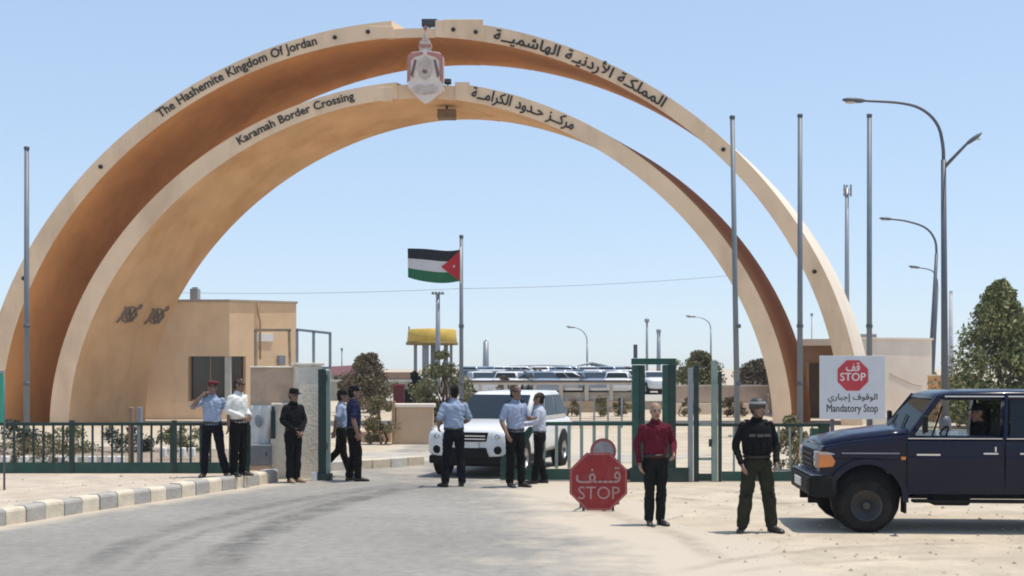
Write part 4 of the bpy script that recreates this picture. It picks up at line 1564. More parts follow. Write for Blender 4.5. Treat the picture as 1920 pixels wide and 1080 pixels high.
MB().box2((P(872, 0, WD).x, WD - .1, -.05), (P(1192, 0, WD).x, WD + .4, zb - .003)).build('footing', mat('sandy_block', (.50, .39, .27), .9, .2, 2, dirt=(.36, .28, .2), dirt_amt=.6, dscale=.8), parent=cw)
# retaining wall right of the portal
t = thing('block_wall', 'pinkish grey block wall below the round trees right of the green portal', 'wall', gpos(1350, 60))
k = 60 / FOC
MB().box2((P(1262, 0, 60).x, 60, -.05), (P(1440, 0, 60).x, 60.4, CAMZ - 35 * k)).build('wall_face', mat('pinkish_block', (.44, .37, .32), .9, .15, 2, dirt=(.33, .27, .22), dirt_amt=.5, dscale=.7), parent=t)
MB().box2((P(1262, 0, 60).x, 59.95, CAMZ - 34.9 * k), (P(1440, 0, 60).x, 60.45, CAMZ - 32 * k)).build('coping', M_offwhite, parent=t)
MB().box2((P(1262, 0, 59.5).x, 59.5, -.05), (P(1440, 0, 59.5).x, 59.95, .5)).build('plinth', M_pale, parent=t)

tag(MB().box2((-8, 66, -.3), (40, 130, .45)).build('car_park', M_concrete), kind='structure')
sl = MB()
sl.prism([(84, .3), (84, .45), (122, 1.35), (150, 1.3), (150, .3)], -7, 12.5, 'YZ')
tag(sl.build('slope', mat('dusty_slope', (.36, .33, .285), .95, .25, 1.2, .3, 8)), kind='structure')


def shade_canopy(label, px0, px1, ytop, D, peak, m):
    k_ = D / FOC
    x0_, x1_ = P(px0, 0, D).x, P(px1, 0, D).x
    t_ = thing('shade_canopy', label, 'canopy', ((x0_ + x1_) / 2, D, .45), group='shade canopies over the far car park')
    zt_ = CAMZ + (690 - ytop) * k_
    n_ = 8
    poly = [(lerp(x0_, x1_, i / n_), zt_ - .45 * (abs(2 * i / n_ - 1)) ** 1.3 * peak) for i in range(n_ + 1)]
    poly += [(a_, z_ - .14) for a_, z_ in reversed(poly)]
    MB().prism(poly, D, D + 9).build('roof', m, parent=t_)
    for i in range(5):
        a_ = lerp(x0_ + .3, x1_ - .3, i / 4)
        zz = zt_ - .45 * abs(2 * i / 4 - 1) ** 1.3 * peak - .15
        MB().box2((a_ - .06, D + .5, .45), (a_ + .06, D + .62, zz)).build('post', M_grey, parent=t_)
    MB().box2((x0_ + .3, D + .45, zt_ - .45 * peak - .45), (x1_ - .3, D + .52, zt_ - .45 * peak - .33)).build('beam', M_grey, parent=t_)


M_shade = mat('shade_cloth', (.50, .50, .47), .9, .15, 1)
M_shade2 = mat('pale_shade_cloth', (.62, .63, .62), .9, .1, 1)
shade_canopy('flat pale shade canopy at the left end of the far car park', 868, 962, 692, 98, .2, M_shade)
shade_canopy('long white shade canopy in the middle of the far car park', 955, 1085, 684, 112, .2, M_shade2)
shade_canopy('peaked grey shade canopy at the right end of the far car park', 1035, 1186, 679, 100, 2.2, M_shade)

# ---------------------------------------------------------------- more of the dusty yard beyond the gate
hzr = random.Random(21)
yard = [(885, 58, .95, 'olive'), (938, 70, 1.7, 'brown'), (1015, 86, 2.2, 'brown'), (1072, 57, .7, 'dry'), (1128, 56.5, .85, 'dry'), (1166, 57, .75, 'olive'), (650, 58, 1.5, 'brown'), (722, 66, 1.9, 'olive'), (1290, 57, .8, 'dry'), (1375, 56, .9, 'brown'), (1268, 90, 2.6, 'olive')]
yard_lab = ['low olive bush at the left foot of the frame wall', 'brown bush behind the left bays of the frame wall', 'taller brown bush far behind the middle of the frame wall', 'small dry bush before the frame wall, left of the bare middle', 'dry bush before the frame wall below the canopy peak', 'small olive bush by the right end of the frame wall',
            'brown bush on the skyline left of the brownish round tree', 'olive bush between the round tree and the dark red box', 'small dry bush at the left foot of the block wall', 'brown bush at the foot of the block wall near the flagpole', 'far olive tree top just left of the round grey green tree']
for (px, D, H_, kind_), lab in zip(yard, yard_lab):
    m_ = {'olive': M_leaf_olive, 'brown': M_leaf_brown, 'dry': M_leaf_dry}[kind_]
    tree('yard_bush', lab, 'bush', gpos(px, D), H_, lambda u, q=H_: .55 * q * math.sin(math.pi * (.32 + .58 * u)), m_, 1500, .05 + .02 * H_, .1, .03, hzr.randrange(999), group='bushes in the far yard', trunks=2, clumps=16)

wf = thing('wire_fence', 'thin wire fence on grey posts before the frame wall in the far yard', 'fence', gpos(1120, 46))
wpx = [1062, 1088, 1114, 1140, 1166]
for px in wpx:
    a = P(px, 742, 46)
    MB().box2((a.x - .03, 45.97, -.05), (a.x + .03, 46.03, a.z)).build('post', M_grey, parent=wf)
for py in (745, 765, 785):
    a, b = P(1060, py, 45.96), P(1168, py, 45.96)
    MB().tube([a, b], .008, 5).build('wire', M_grey, parent=wf)

for k, (p0, p1, yt, D, m_) in enumerate(((1195, 1262, 700, 92, M_offwhite), (885, 930, 690, 120, M_concrete), (1115, 1180, 694, 118, M_offwhite))):
    k_ = D / FOC
    lab = ('pale low shed seen through the green portal', 'grey low shed under the short thick mast', 'pale low shed behind the right end of the car park')[k]
    t = thing('yard_shed', lab, 'building', gpos((p0 + p1) / 2, D), group='sheds beyond the car park')
    MB().box2((P(p0, 0, D).x, D, 0), (P(p1, 0, D).x, D + 5, CAMZ + (690 - yt) * k_)).build('wall', m_, parent=t)
    MB().box2((P(p0 - 2, 0, D).x, D - .2, CAMZ + (690 - yt) * k_ + .003), (P(p1 + 2, 0, D).x, D + 5.2, CAMZ + (690 - yt) * k_ + .14)).build('roof', M_shade2, parent=t)
    for q in np.linspace(p0 + 8, p1 - 14, 3):
        MB().box2((P(q, 0, D).x, D - .04, CAMZ + (690 - yt - 16) * k_), (P(q + 8, 0, D).x, D + .05, CAMZ + (690 - yt - 6) * k_)).build('window', M_window, parent=t)

# ---------------------------------------------------------------- signs
D = 23.0
mb_ = thing('mandatory_stop_board', 'white square board with red stop octagon above the words mandatory stop', 'sign', gpos(1598, D))
a, b = P(1537, 667, D), P(1660, 786, D)
MB().box2((a.x, D, b.z), (b.x, D + .03, a.z)).build('board', M_board, parent=mb_, bevel=.004)
c = P(1599, 704, D)
ro = 31 * D / FOC
octo = [(c.x + ro * math.cos(R(22.5 + 45 * i)), c.z + ro * math.sin(R(22.5 + 45 * i))) for i in range(8)]
M_redprint = mat('red_print', (.50, .045, .055), .5, .06)
MB().prism(octo, D - .006, D - .001).build('octagon', M_redprint, parent=mb_)
tx = MB()
k = D / FOC
flat_text(tx, 'STOP', c.x - 24 * k, c.x + 24 * k, c.z - 10 * k, c.z + 5 * k, D - .010, .03)
flat_text(tx, shape_arabic('قف'), c.x - 13 * k, c.x + 13 * k, c.z + 8 * k, c.z + 24 * k, D - .010, .02)
tx.build('white_lettering', M_redtext, parent=mb_)
tx = MB()
q0, q1 = P(1552, 756, D), P(1645, 738, D)
flat_text(tx, shape_arabic('الوقوف إجباري'), q0.x, q1.x, q0.z, q1.z, D - .004, .015)
q0, q1 = P(1550, 777, D), P(1646, 758, D)
flat_text(tx, 'Mandatory Stop', q0.x, q1.x, q0.z, q1.z, D - .004, .02)
tx.build('black_lettering', M_blacktext, parent=mb_)
for px in (1562, 1634):
    q = P(px, 700, D)
    MB().box2((q.x - .03, D + .033, -.05), (q.x + .03, D + .09, q.z + .1)).build('post', M_darkpole, parent=mb_)
for py in (690, 765):
    q = P(1598, py, D)
    MB().box2((a.x + .1, D + .0305, q.z - .02), (b.x - .1, D + .033, q.z + .02)).build('back_brace', M_grey, parent=mb_)

D = 19.15
ss = thing('stop_sign', 'big red octagonal stop sign standing on the ground left of the man in red', 'sign', gpos(1122, D))
c = P(1122, 903, D)
k = D / FOC
ro = 58.5 * k
octo = [(c.x + ro * math.cos(R(22.5 + 45 * i)), c.z + ro * math.sin(R(22.5 + 45 * i))) for i in range(8)]
MB().prism(octo, D, D + .02).build('panel', M_red, parent=ss, bevel=.003)
rim = MB()
for i in range(8):
    j = (i + 1) % 8
    s0, s1 = .935, .965
    pts = [(c.x + (octo[q][0] - c.x) * s_, D - .004, c.z + (octo[q][1] - c.z) * s_) for q, s_ in ((i, s0), (j, s0), (j, s1), (i, s1))]
    rim.add(pts, [(0, 1, 2, 3)])
rim.build('border_line', mat('faded_pink_paint', (.50, .18, .17), .6, .15), parent=ss)
M_lett = mat('faded_white_letter', (.42, .24, .23), .6, .15, 6)
tx = MB()
flat_text(tx, 'STOP', c.x - 38 * k, c.x + 40 * k, c.z - 33 * k, c.z - 9 * k, D - .007, .0)
tx.build('stop_lettering', M_lett, parent=ss)
tx = MB()
flat_text(tx, shape_arabic('قـــف'), c.x - 42 * k, c.x + 42 * k, c.z - 3 * k, c.z + 28 * k, D - .007, .015)
tx.build('arabic_lettering', M_lett, parent=ss)
for sgn in (-1, 1):
    MB().bar((c.x + sgn * .22, D + .05, .0), (c.x + sgn * .22, D + .03, c.z + .3), .04, .03).build('leg', M_darkpole, parent=ss)
    MB().bar((c.x + sgn * .22, D + .04, c.z + .1), (c.x + sgn * .24, D + .5, .015), .035, .03).build('stay', M_darkpole, parent=ss)

D2 = 20.2
t = thing('small_round_sign', 'small round sign with a red rim peeking over the top of the stop octagon', 'sign', gpos(1131, D2))
c2_ = P(1131, 846, D2)
k2 = D2 / FOC
MB().lathe([(.01, 0), (24 * k2, 0), (24 * k2, .02), (.01, .02)], (c2_.x, D2, c2_.z), 'Y', 24, smooth=False).build('panel', mat('worn_grey_panel', (.30, .28, .29), .7, .25, 8), parent=t)
rg_ = MB()
rg_.lathe([(19 * k2, -.004), (24.5 * k2, -.004), (24.5 * k2, .0), (19 * k2, 0)], (c2_.x, D2, c2_.z), 'Y', 24, smooth=False, cap=False)
rg_.build('rim', mat('brown_red_paint', (.30, .09, .08), .6, .15), parent=t)
MB().bar((c2_.x, D2 + .04, 0), (c2_.x, D2 + .04, c2_.z), .04, .03).build('post', M_darkpole, parent=t)
MB().lathe([(.01, 0), (.26, 0), (.26, .03), (.05, .09), (.01, .09)], (c2_.x, D2 + .04, 0), 'Z', 16).build('foot', M_black, parent=t)

# ---------------------------------------------------------------- vehicles
M_tyre = mat('tyre_rubber', (.014, .0135, .013), .85, .2, 8, dirt=(.07, .058, .046), dirt_amt=.35, dscale=5, spec=.2)
M_rim = mat('steel_rim', (.085, .085, .088), .45, .15, 5, metal=.5)
M_hub = mat('dark_hub', (.04, .04, .04), .5, .1)
M_alloy = mat('alloy_rim', (.45, .45, .46), .35, .1, 5, metal=.7)
M_plastic = mat('black_plastic', (.009, .009, .0095), .65, .2, spec=.2)
M_carwhite = mat('white_car_paint', (.76, .77, .78), .25, .03, 2, coat=.5, dirt=(.60, .55, .48), dirt_amt=.35, dscale=2)
M_carsilver = mat('silver_car_paint', (.30, .36, .43), .28, .05, 2, metal=.4, coat=.5)
M_cargrey = mat('dark_car_paint', (.06, .065, .07), .3, .05, 2, coat=.5)
M_carglass = mat('car_glass', (.010, .016, .021), .12, .1, 2, spec=.38)
M_lamp = mat('headlight_glass', (.36, .38, .40), .12, .12, 20, spec=.8)
M_orange = mat('indicator_orange', (.60, .19, .04), .25, .1, 10, spec=.7)
M_chrome = mat('chrome', (.62, .63, .65), .18, .03, metal=1.0)
M_navy = mat('navy_truck_paint', (.0032, .006, .026), .22, .08, 2, spec=.15, coat=.28, dirt=(.016, .014, .013), dirt_amt=.30, dscale=1.6)
M_interior = mat('car_interior', (.03, .028, .027), .8, .1)
M_plate = mat('number_plate', (.70, .70, .66), .5, .04)
M_clear = glass_mat('clear_car_glass', (.02, .03, .03), .10)
M_tint = glass_mat('tinted_car_glass', (.008, .012, .02), .62)


def sring(hw, z0, z1, y, n=28, e=5.0):
    cz_, hz = (z0 + z1) / 2, (z1 - z0) / 2
    out = []
    for k_ in range(n):
        a_ = 2 * math.pi * k_ / n
        c_, s_ = math.cos(a_), math.sin(a_)
        out.append(Vector((math.copysign(abs(c_) ** (2 / e), c_) * hw, y, cz_ + math.copysign(abs(s_) ** (2 / e), s_) * hz)))
    return out


def wheel(parent, c, R_, W_, side, rim_m, ax='X', spokes=0):
    """tyre with rim and hub as sub-parts; axis along local X (or Y)"""
    prof = [(R_ * .56, -W_ / 2), (R_ * .86, -W_ / 2), (R_ * .97, -W_ * .40), (R_, -W_ * .25), (R_, W_ * .25), (R_ * .97, W_ * .40), (R_ * .86, W_ / 2), (R_ * .56, W_ / 2)]
    mb = MB().lathe(prof, c, ax, 32, cap=False)
    # tread blocks standing proud
    for i in range(32):
        a_ = 2 * math.pi * i / 32
        for s_ in (-.26, .26):
            rr_ = R_ + .002
            aa = a_ + (.07 if s_ > 0 else 0)
            p = Vector((s_ * W_, rr_ * math.cos(aa), rr_ * math.sin(aa))) if ax == 'X' else Vector((rr_ * math.cos(aa), s_ * W_, -rr_ * math.sin(aa)))
            rot = Euler((aa, 0, 0)) if ax == 'X' else Euler((0, aa, 0))
            sz = (W_ * .36, .014, R_ * .13) if ax == 'X' else (.014, W_ * .36, R_ * .13)
            mb.box(Vector(c) + p, sz, rot=rot)
    w_ = mb.build('wheel', M_tyre, parent=parent, world_co=False)
    o_ = side * W_ * .34

    def q(h):
        return o_ + side * h
    rim = MB().lathe([(R_ * .58, q(.02)), (R_ * .55, q(.03)), (R_ * .50, q(-.02)), (R_ * .42, q(-.05)), (R_ * .30, q(-.035)), (R_ * .24, q(-.01)), (R_ * .02, q(-.01))], c, ax, 28)
    if spokes:
        for i in range(spokes):
            a_ = 2 * math.pi * i / spokes
            for t_ in (.38,):
                p = Vector((q(-.036), R_ * t_ * math.cos(a_), R_ * t_ * math.sin(a_))) if ax == 'X' else Vector((R_ * t_ * math.cos(a_), q(-.036), -R_ * t_ * math.sin(a_)))
                rim.ellipsoid(Vector(c) + p, (.012, R_ * .055, R_ * .055) if ax == 'X' else (R_ * .055, .012, R_ * .055), 8, 5, mi=1)
    rim.build('rim', [rim_m, M_hub], parent=w_, world_co=False)
    MB().lathe([(R_ * .555, q(.026)), (R_ * .585, q(.034)), (R_ * .60, q(.026)), (R_ * .585, q(.02))], c, ax, 32, cap=False).build('rim_lip', M_grey, parent=w_, world_co=False)
    MB().lathe([(R_ * .15, q(-.02)), (R_ * .15, q(.045)), (R_ * .10, q(.055)), (.01, q(.055))], c, ax, 16).build('hub', M_hub, parent=w_, world_co=False)
    return w_


def car(name, label, loc, rz, paint, group=None, L=4.7, W_=1.78, H=1.68, hood=True, cat='car', detail=True):
    root = thing(name, label, cat, loc, rz, group)
    sx, sy = W_ / 1.78, L / 4.7
    st_ = [(-2.35, .60, .52, .80), (-2.335, .72, .44, .90), (-2.27, .82, .38, .97), (-2.08, .875, .34, 1.02), (-1.3, .89, .33, 1.09), (-.95, .89, .33, 1.12),
           (2.05, .89, .34, 1.12), (2.27, .86, .38, 1.08), (2.35, .76, .46, .98)]
    if not hood:
        st_ = [(-2.35, .70, .45, 1.0), (-2.3, .82, .36, 1.12), (-2.1, .88, .34, 1.16)] + [(y, a, b, max(c_, 1.12)) for y, a, b, c_ in st_[4:]]
    MB().loft([sring(a * sx, b, c_, y * sy) for y, a, b, c_ in st_]).build('body', paint, parent=root, world_co=False)
    # greenhouse
    fy0, fy1 = (-1.12, -.20) if hood else (-2.0, -1.45)
    ry0, ry1 = 2.2, 1.95

    def rr(hw, y0_, y1_, z, n=28, e=9):
        cy, hy = (y0_ + y1_) / 2, (y1_ - y0_) / 2
        return [Vector((math.copysign(abs(math.cos(a_)) ** (2 / e), math.cos(a_)) * hw * sx, (cy + math.copysign(abs(math.sin(a_)) ** (2 / e), math.sin(a_)) * hy) * sy, z)) for a_ in (2 * math.pi * k_ / n for k_ in range(n))]
    zb_ = 1.06
    MB().loft([rr(.82, fy0, ry0, zb_), rr(.68, fy1 + .03, ry1, H - .06), rr(.64, fy1 + .12, ry1 - .08, H - .012), rr(.45, fy1 + .5, ry1 - .5, H)]).build('cabin', paint, parent=root, world_co=False)

    def on_face(A, B, C_, D_, u0, u1, v0, v1, off, nm, m_):
        A, B, C_, D_ = map(Vector, (A, B, C_, D_))
        nn = (B - A).cross(D_ - A).normalized()
        cen = Vector((0, 0, 1.35))
        if nn.dot((A + C_) / 2 - cen) < 0:
            nn = -nn

        def pt(u, v_):
            return A.lerp(B, u).lerp(D_.lerp(C_, u), v_)
        base_ = [pt(u0, v0), pt(u1, v0), pt(u1, v1), pt(u0, v1)]
        mb = MB().add([p + nn * off for p in base_] + [p - nn * .05 for p in base_], [(0, 1, 2, 3), (7, 6, 5, 4), (0, 4, 5, 1), (1, 5, 6, 2), (2, 6, 7, 3), (3, 7, 4, 0)])
        q_ = MB()
        q_.add([p + nn * off for p in base_] + [p - nn * .05 for p in base_], [(0, 1, 2, 3), (7, 6, 5, 4), (0, 4, 5, 1), (1, 5, 6, 2), (2, 6, 7, 3), (3, 7, 4, 0)])
        return q_.build(nm, m_, parent=root, world_co=False)
    zt_ = H - .06
    f = lambda x, y, z: (x * sx, y * sy, z)
    ws = on_face(f(-.80, fy0, zb_), f(.80, fy0, zb_), f(.66, fy1 + .03, zt_), f(-.66, fy1 + .03, zt_), .03, .97, .10, .96, .014, 'windshield', M_carglass)
    on_face(f(-.80, ry0, zb_), f(.80, ry0, zb_), f(.66, ry1, zt_), f(-.66, ry1, zt_), .08, .92, .2, .93, .014, 'rear_window', M_carglass)
    for s_ in (-1, 1):
        A, B = f(s_ * .82, fy0, zb_), f(s_ * .82, ry0, zb_)
        C_, D_ = f(s_ * .68, ry1, zt_), f(s_ * .68, fy1 + .03, zt_)
        for u0, u1 in ((.09, .36), (.39, .64), (.67, .92)):
            on_face(A, B, C_, D_, u0, u1, .14, .93, .012, 'side_window', M_carglass)
    for s_ in (-1, 1):
        for y in (-1.45, 1.4):
            wheel(root, f(s_ * .80, y, .36), .36, .23, s_, M_alloy)
            MB().lathe([(.02, -.01), (.42, -.01), (.42, .01), (.02, .01)], f(s_ * .885, y, .40), 'X', 24).build('wheel_arch', M_plastic, parent=root, world_co=False)
        if detail:
            MB().ellipsoid(f(s_ * 1.0, -.80, 1.16), (.11, .06, .09), 12, 8).build('wing_mirror', paint, parent=root, world_co=False)
            MB().box(f(s_ * .90, .02, .93), (.03, .18, .03)).build('door_handle', M_chrome, parent=root, world_co=False)
            hl_ = MB()
            hl_.loft([[f(s_ * x, y, z) for x, y, z in ((.50, -2.345, .74), (.50, -2.33, .89), (.80, -2.20, .96), (.85, -2.13, .84), (.78, -2.27, .74))],
                      [f(s_ * x, y + .1, z) for x, y, z in ((.50, -2.345, .74), (.50, -2.33, .89), (.80, -2.20, .96), (.85, -2.13, .84), (.78, -2.27, .74))]], smooth=False)
            for p_ in range(len(hl_.v)):
                hl_.v[p_] = (hl_.v[p_][0], hl_.v[p_][1] - .012, hl_.v[p_][2])
            h_ = hl_.build('headlight', M_lamp, parent=root, world_co=False)
            MB().lathe([(.01, 0), (.055, -.01), (.06, .02)], f(s_ * .62, -2.352, .82), 'Y', 14).build('bulb', M_chrome, parent=h_, world_co=False)
            MB().lathe([(.01, -.02), (.065, -.02), (.085, .0), (.085, .06)], f(s_ * .62, -2.34, .56), 'Y', 16).build('fog_light', M_plastic, parent=root, world_co=False)
    if detail:
        MB().prism([(-.40, .72), (.40, .72), (.44, .90), (-.44, .90)], -2.37, -2.30, 'XZ').build('grille', M_plastic, parent=root, world_co=False, bevel=.01)
        for z in (.77, .83):
            MB().box((0, -2.375, z), (.78, .02, .022)).build('grille_bar', M_chrome, parent=root, world_co=False)
        MB().prism([(-.46, .40), (.46, .40), (.40, .60), (-.40, .60)], -2.372, -2.25, 'XZ').build('lower_intake', M_plastic, parent=root, world_co=False, bevel=.01)
        MB().box((0, -2.385, .655), (.50, .02, .11)).build('number_plate', M_plate, parent=root, world_co=False)
        MB().box((0, -2.2, .36), (1.62, .25, .16)).build('bumper_underside', M_plastic, parent=root, world_co=False, bevel=.03)
    MB().box((0, 0, .30), (1.5 * sx, 4.2 * sy, .16)).build('chassis', M_plastic, parent=root, world_co=False)
    for s_ in (-1, 1):
        MB().box(f(s_ * .74, 2.32, .86), (.14, .06, .3)).build('tail_light', M_redprint, parent=root, world_co=False)
    return root


car('white_pickup_car', 'white off-road car standing at an angle in the open gate behind the officers', (P(872, 0, 24.9).x + .76, 27.15, 0), R(-18), M_carwhite, L=4.7, W_=1.80, H=1.66)

# cars parked in the far car park, roofs showing above the frame wall
pk = random.Random(9)
park_spec = [(905, 76, 'w'), (932, 80, 'd'), (962, 76, 'w'), (990, 80, 'd'), (1018, 76, 's'), (1046, 80, 'd'), (1080, 77, 'w'), (1112, 76, 's'), (1130, 80, 'd'), (1160, 76, 'w')]
park_lab = ['white parked car at the left end of the far row, nearest the flagpole', 'dark parked car second from the left in the far row', 'white parked car above the roof of the white off-road car', 'dark parked car above the officer with folded sleeves by the gate',
            'silver parked car above the man in the pale shirt at the gate', 'dark parked car just left of the middle of the far row', 'white parked car under the slope of the peaked canopy', 'silver parked car under the peak of the peaked canopy', 'dark parked car right of the canopy peak', 'white parked car at the right end of the far row beside the green portal']
park_lab[3] = 'dark parked car above the head of the officer facing right at the gate'
protos = {}
for (px, D, c_), lab in zip(park_spec, park_lab):
    if c_ not in protos:
        o = car('parked_car', lab, gpos(px, D, .45), R(12 + pk.uniform(-6, 6)), {'w': M_carwhite, 's': M_carsilver, 'd': M_cargrey}[c_], 'cars behind the frame wall', L=4.3, W_=1.7, H=1.5, detail=False)
        protos[c_] = o
    else:
        o = copy_tree(protos[c_])
        o.location = gpos(px, D, .45)
        o.rotation_euler.z = R(pk.choice((8, 172, 20, 165, 60)) + pk.uniform(-8, 8))
        o['label'] = lab
for row, (D, z_, lo_, hi_, st_) in enumerate(((88, .54, 880, 1190, 27), (97, .78, 893, 1186, 25))):
    px = lo_
    while px < hi_:
        cc = pk.choice('wwsd')
        o = copy_tree(protos[cc])
        o.location = gpos(px + pk.uniform(-4, 4), D + pk.uniform(-.8, .8), z_)
        o.rotation_euler.z = R(pk.choice((5, 175, 25, 90, 155)) + pk.uniform(-10, 10))
        o['label'] = {'w': 'white', 's': 'silver', 'd': 'dark'}[cc] + ' parked car in the crowded rows climbing the slope behind the frame wall'
        o['group'] = {'w': 'white', 's': 'silver', 'd': 'dark'}[cc] + ' cars on the far slope'
        px += st_ + pk.uniform(-3, 9)
o = copy_tree(protos['w'])
o.location = gpos(1226, 84, .45)
o.rotation_euler.z = R(8)
o['label'] = 'white car seen through the opening of the green portal'
del o['group']

# --- navy pickup on the right: front at local x = 0, facing -X, camera side at local y = -0.83
TX, TY_, TD = 4.02, 17.55, 0.0
tk = thing('navy_pickup', 'dark navy double cab pickup truck parked facing left at the right edge', 'pickup truck', (TX, TY_, 0), R(-4))


def tb(mb, name, m, bevel=0.0, parent=tk, label=None):
    return mb.build(name, m, parent=parent, world_co=False, bevel=bevel, label=label)


WB0, WB1, WR = .66, 3.84, .355


def archpts(cx_, r_, z_, a0=0.0, a1=180.0, n=12):
    return [(cx_ + r_ * math.cos(R(lerp(a0, a1, i / n))), z_ + r_ * math.sin(R(lerp(a0, a1, i / n)))) for i in range(n + 1)]


side = [(.10, .62), (.06, .80), (.07, 1.05), (.11, 1.13), (.5, 1.20), (1.16, 1.27), (3.52, 1.26), (3.52, .50)]
side += [(1.16, .50)] + archpts(WB0, .47, .44, 0, 166)
MBt = MB()
MBt.prism(side, -.80, .80)
tb(MBt, 'body', M_navy, .035)
# bed behind the cab
bed = [(3.56, .62), (3.56, 1.26), (5.28, 1.26), (5.30, .60), (4.32, .55)] + archpts(WB1, .47, .44, 12, 168) + [(3.38 + .18, .55)]
for y0_, y1_ in ((-.83, -.77), (.77, .83)):
    tb(MB().prism(bed, y0_, y1_), 'bed_side', M_navy, .01)
tb(MB().box2((3.57, -.765, .66), (5.25, .765, .72)), 'bed_floor', M_plastic)
tb(MB().box2((5.22, -.765, .725), (5.27, .765, 1.24)), 'tailgate', M_navy, .01)
tb(MB().box2((3.57, -.765, .725), (3.62, .765, 1.24)), 'bed_front', M_navy, .01)
# bonnet with raised centre
bon = []
for x_, z_, w_ in ((.10, 1.13, .60), (.16, 1.19, .66), (.5, 1.27, .68), (1.0, 1.335, .70), (1.30, 1.36, .72)):
    bon.append([Vector((x_, -w_ * 1.08, z_ - .10)), Vector((x_, -w_, z_ - .02)), Vector((x_, -w_ * .7, z_ + .005)), Vector((x_, -w_ * .3, z_ + .03)), Vector((x_, w_ * .3, z_ + .03)), Vector((x_, w_ * .7, z_ + .005)), Vector((x_, w_, z_ - .02)), Vector((x_, w_ * 1.08, z_ - .10))])
tb(MB().loft(bon), 'bonnet', M_navy, 0)
# front wings standing proud of the body side, with flares
for s_ in (-1, 1):
    fl_ = MB()
    outer_ = archpts(WB0, .53, .44, -4, 172, 14)
    inner_ = archpts(WB0, .455, .44, -4, 172, 14)
    for (p0, p1), (q0, q1) in zip(zip(outer_, outer_[1:]), zip(inner_, inner_[1:])):
        fl_.prism([p0, p1, q1, q0], s_ * .79, s_ * .865)
    tb(fl_, 'wheel_flare', M_plastic if False else M_navy, 0)
    wing = [(.12, 1.00), (.13, 1.10), (.5, 1.165), (1.14, 1.22), (1.14, .98), (1.1, .95), (.3, .97)]
    tb(MB().prism(wing, s_ * .795, s_ * .835), 'front_wing', M_navy, .015)
    tb(MB().box2((.34, s_ * .836, 1.032), (1.08, s_ * .840, 1.046)), 'side_moulding', M_grey)
    # doors
    d1 = [(1.18, .54), (1.18, 1.225), (2.40, 1.225), (2.40, .54)]
    d2 = [(2.43, .54), (2.43, 1.225), (3.46, 1.225), (3.46, .80), (3.30, .54)]
    for nm, dd_, hx in (('front_door', d1, 2.16), ('rear_door', d2, 2.62)):
        dr_ = tb(MB().prism([(s_ * a_, b_) for a_, b_ in ((.79, .54), (.806, .545), (.822, .70), (.836, .93), (.838, .985), (.829, 1.0), (.826, 1.10), (.820, 1.20), (.79, 1.226))], dd_[0][0], min(dd_[2][0], 3.42), 'YZ'), nm, M_navy, .006)
        tb(MB().box2((hx - .02, s_ * .828, 1.03), (hx + .17, s_ * .857, 1.055)), 'handle', M_chrome, .006, dr_)
        tb(MB().box2((hx + .13, s_ * .8255, 1.065), (hx + .15, s_ * .84, 1.13)), 'lock', M_chrome, 0, dr_)
        tb(MB().box2((dd_[0][0] + .01, s_ * .80, 1.228), (dd_[2][0] - .01, s_ * .830, 1.240)), 'window_sill', M_chrome, 0, dr_)
    tb(MB().box2((1.30, s_ * .829, 1.012), (1.60, s_ * .836, 1.034)), 'badge_strip', M_chrome)
    tb(MB().box2((1.10, s_ * .83, .955), (1.16, s_ * .845, .995)), 'side_repeater', M_orange, .005)
    # running board
    tb(MB().box2((1.25, s_ * .72, .40), (3.25, s_ * .86, .44)), 'running_board', M_plastic, .008)
    for x_ in (1.5, 2.9):
        tb(MB().bar((x_, s_ * .74, .41), (x_, s_ * .5, .50), .04, .04), 'running_board_bracket', M_plastic)
# cab posts, roof, glass
def post(p0, p1, w, h, nm='pillar', m=M_navy):
    return tb(MB().bar(p0, p1, w, h), nm, m, .01)


ZB, ZR = 1.25, 1.76
for s_ in (-1, 1):
    yb_, yt_ = s_ * .775, s_ * .685
    post((1.20, yb_, ZB - .02), (1.62, yt_, ZR + .02), .06, .075)
    post((1.50, yb_, ZB - .02), (1.66, s_ * .70, ZR - .10), .025, .025, 'vent_window_bar', M_plastic)
    post((2.42, yb_, ZB - .02), (2.46, yt_, ZR + .02), .05, .16)
    post((3.42, yb_, ZB - .02), (3.34, yt_, ZR + .02), .06, .20)
    post((1.66, yt_, ZR), (3.36, yt_, ZR), .05, .06, 'roof_rail')

    def sidequad(x0_, x1_, x2_, x3_, nm, m_):
        q_ = MB()
        th = .006
        base_ = [(x0_, s_ * .772, ZB), (x1_, s_ * .772, ZB), (x2_, s_ * .692, ZR - .02), (x3_, s_ * .692, ZR - .02)]
        q_.add(base_ + [(a_, b_ + s_ * th, c_) for a_, b_, c_ in base_], [(0, 1, 2, 3), (7, 6, 5, 4), (0, 4, 5, 1), (1, 5, 6, 2), (2, 6, 7, 3), (3, 7, 4, 0)])
        tb(q_, nm, m_)
    sidequad(1.25, 1.49, 1.645, 1.62, 'vent_window', M_clear)
    if True:   # wound down: only the top edge of the pane shows above the sill
        q_ = MB().box2((1.53, s_ * .765, ZB - .02), (2.36, s_ * .771, ZB + .025))
        tb(q_, 'front_window', M_clear)
    sidequad(2.50, 3.34, 3.26, 2.52, 'rear_window', M_tint)
    # mirror
    arm_ = tb(MB().bar((1.40, s_ * .79, 1.30), (1.36, s_ * .98, 1.36), .025, .025), 'mirror_arm', M_plastic)
    tb(MB().box((1.36, s_ * 1.02, 1.43), (.05, .15, .22)), 'mirror', M_plastic, .02, arm_)
wsq = MB()
base_ = [(1.21, -.74, 1.30), (1.21, .74, 1.30), (1.60, .66, ZR), (1.60, -.66, ZR)]
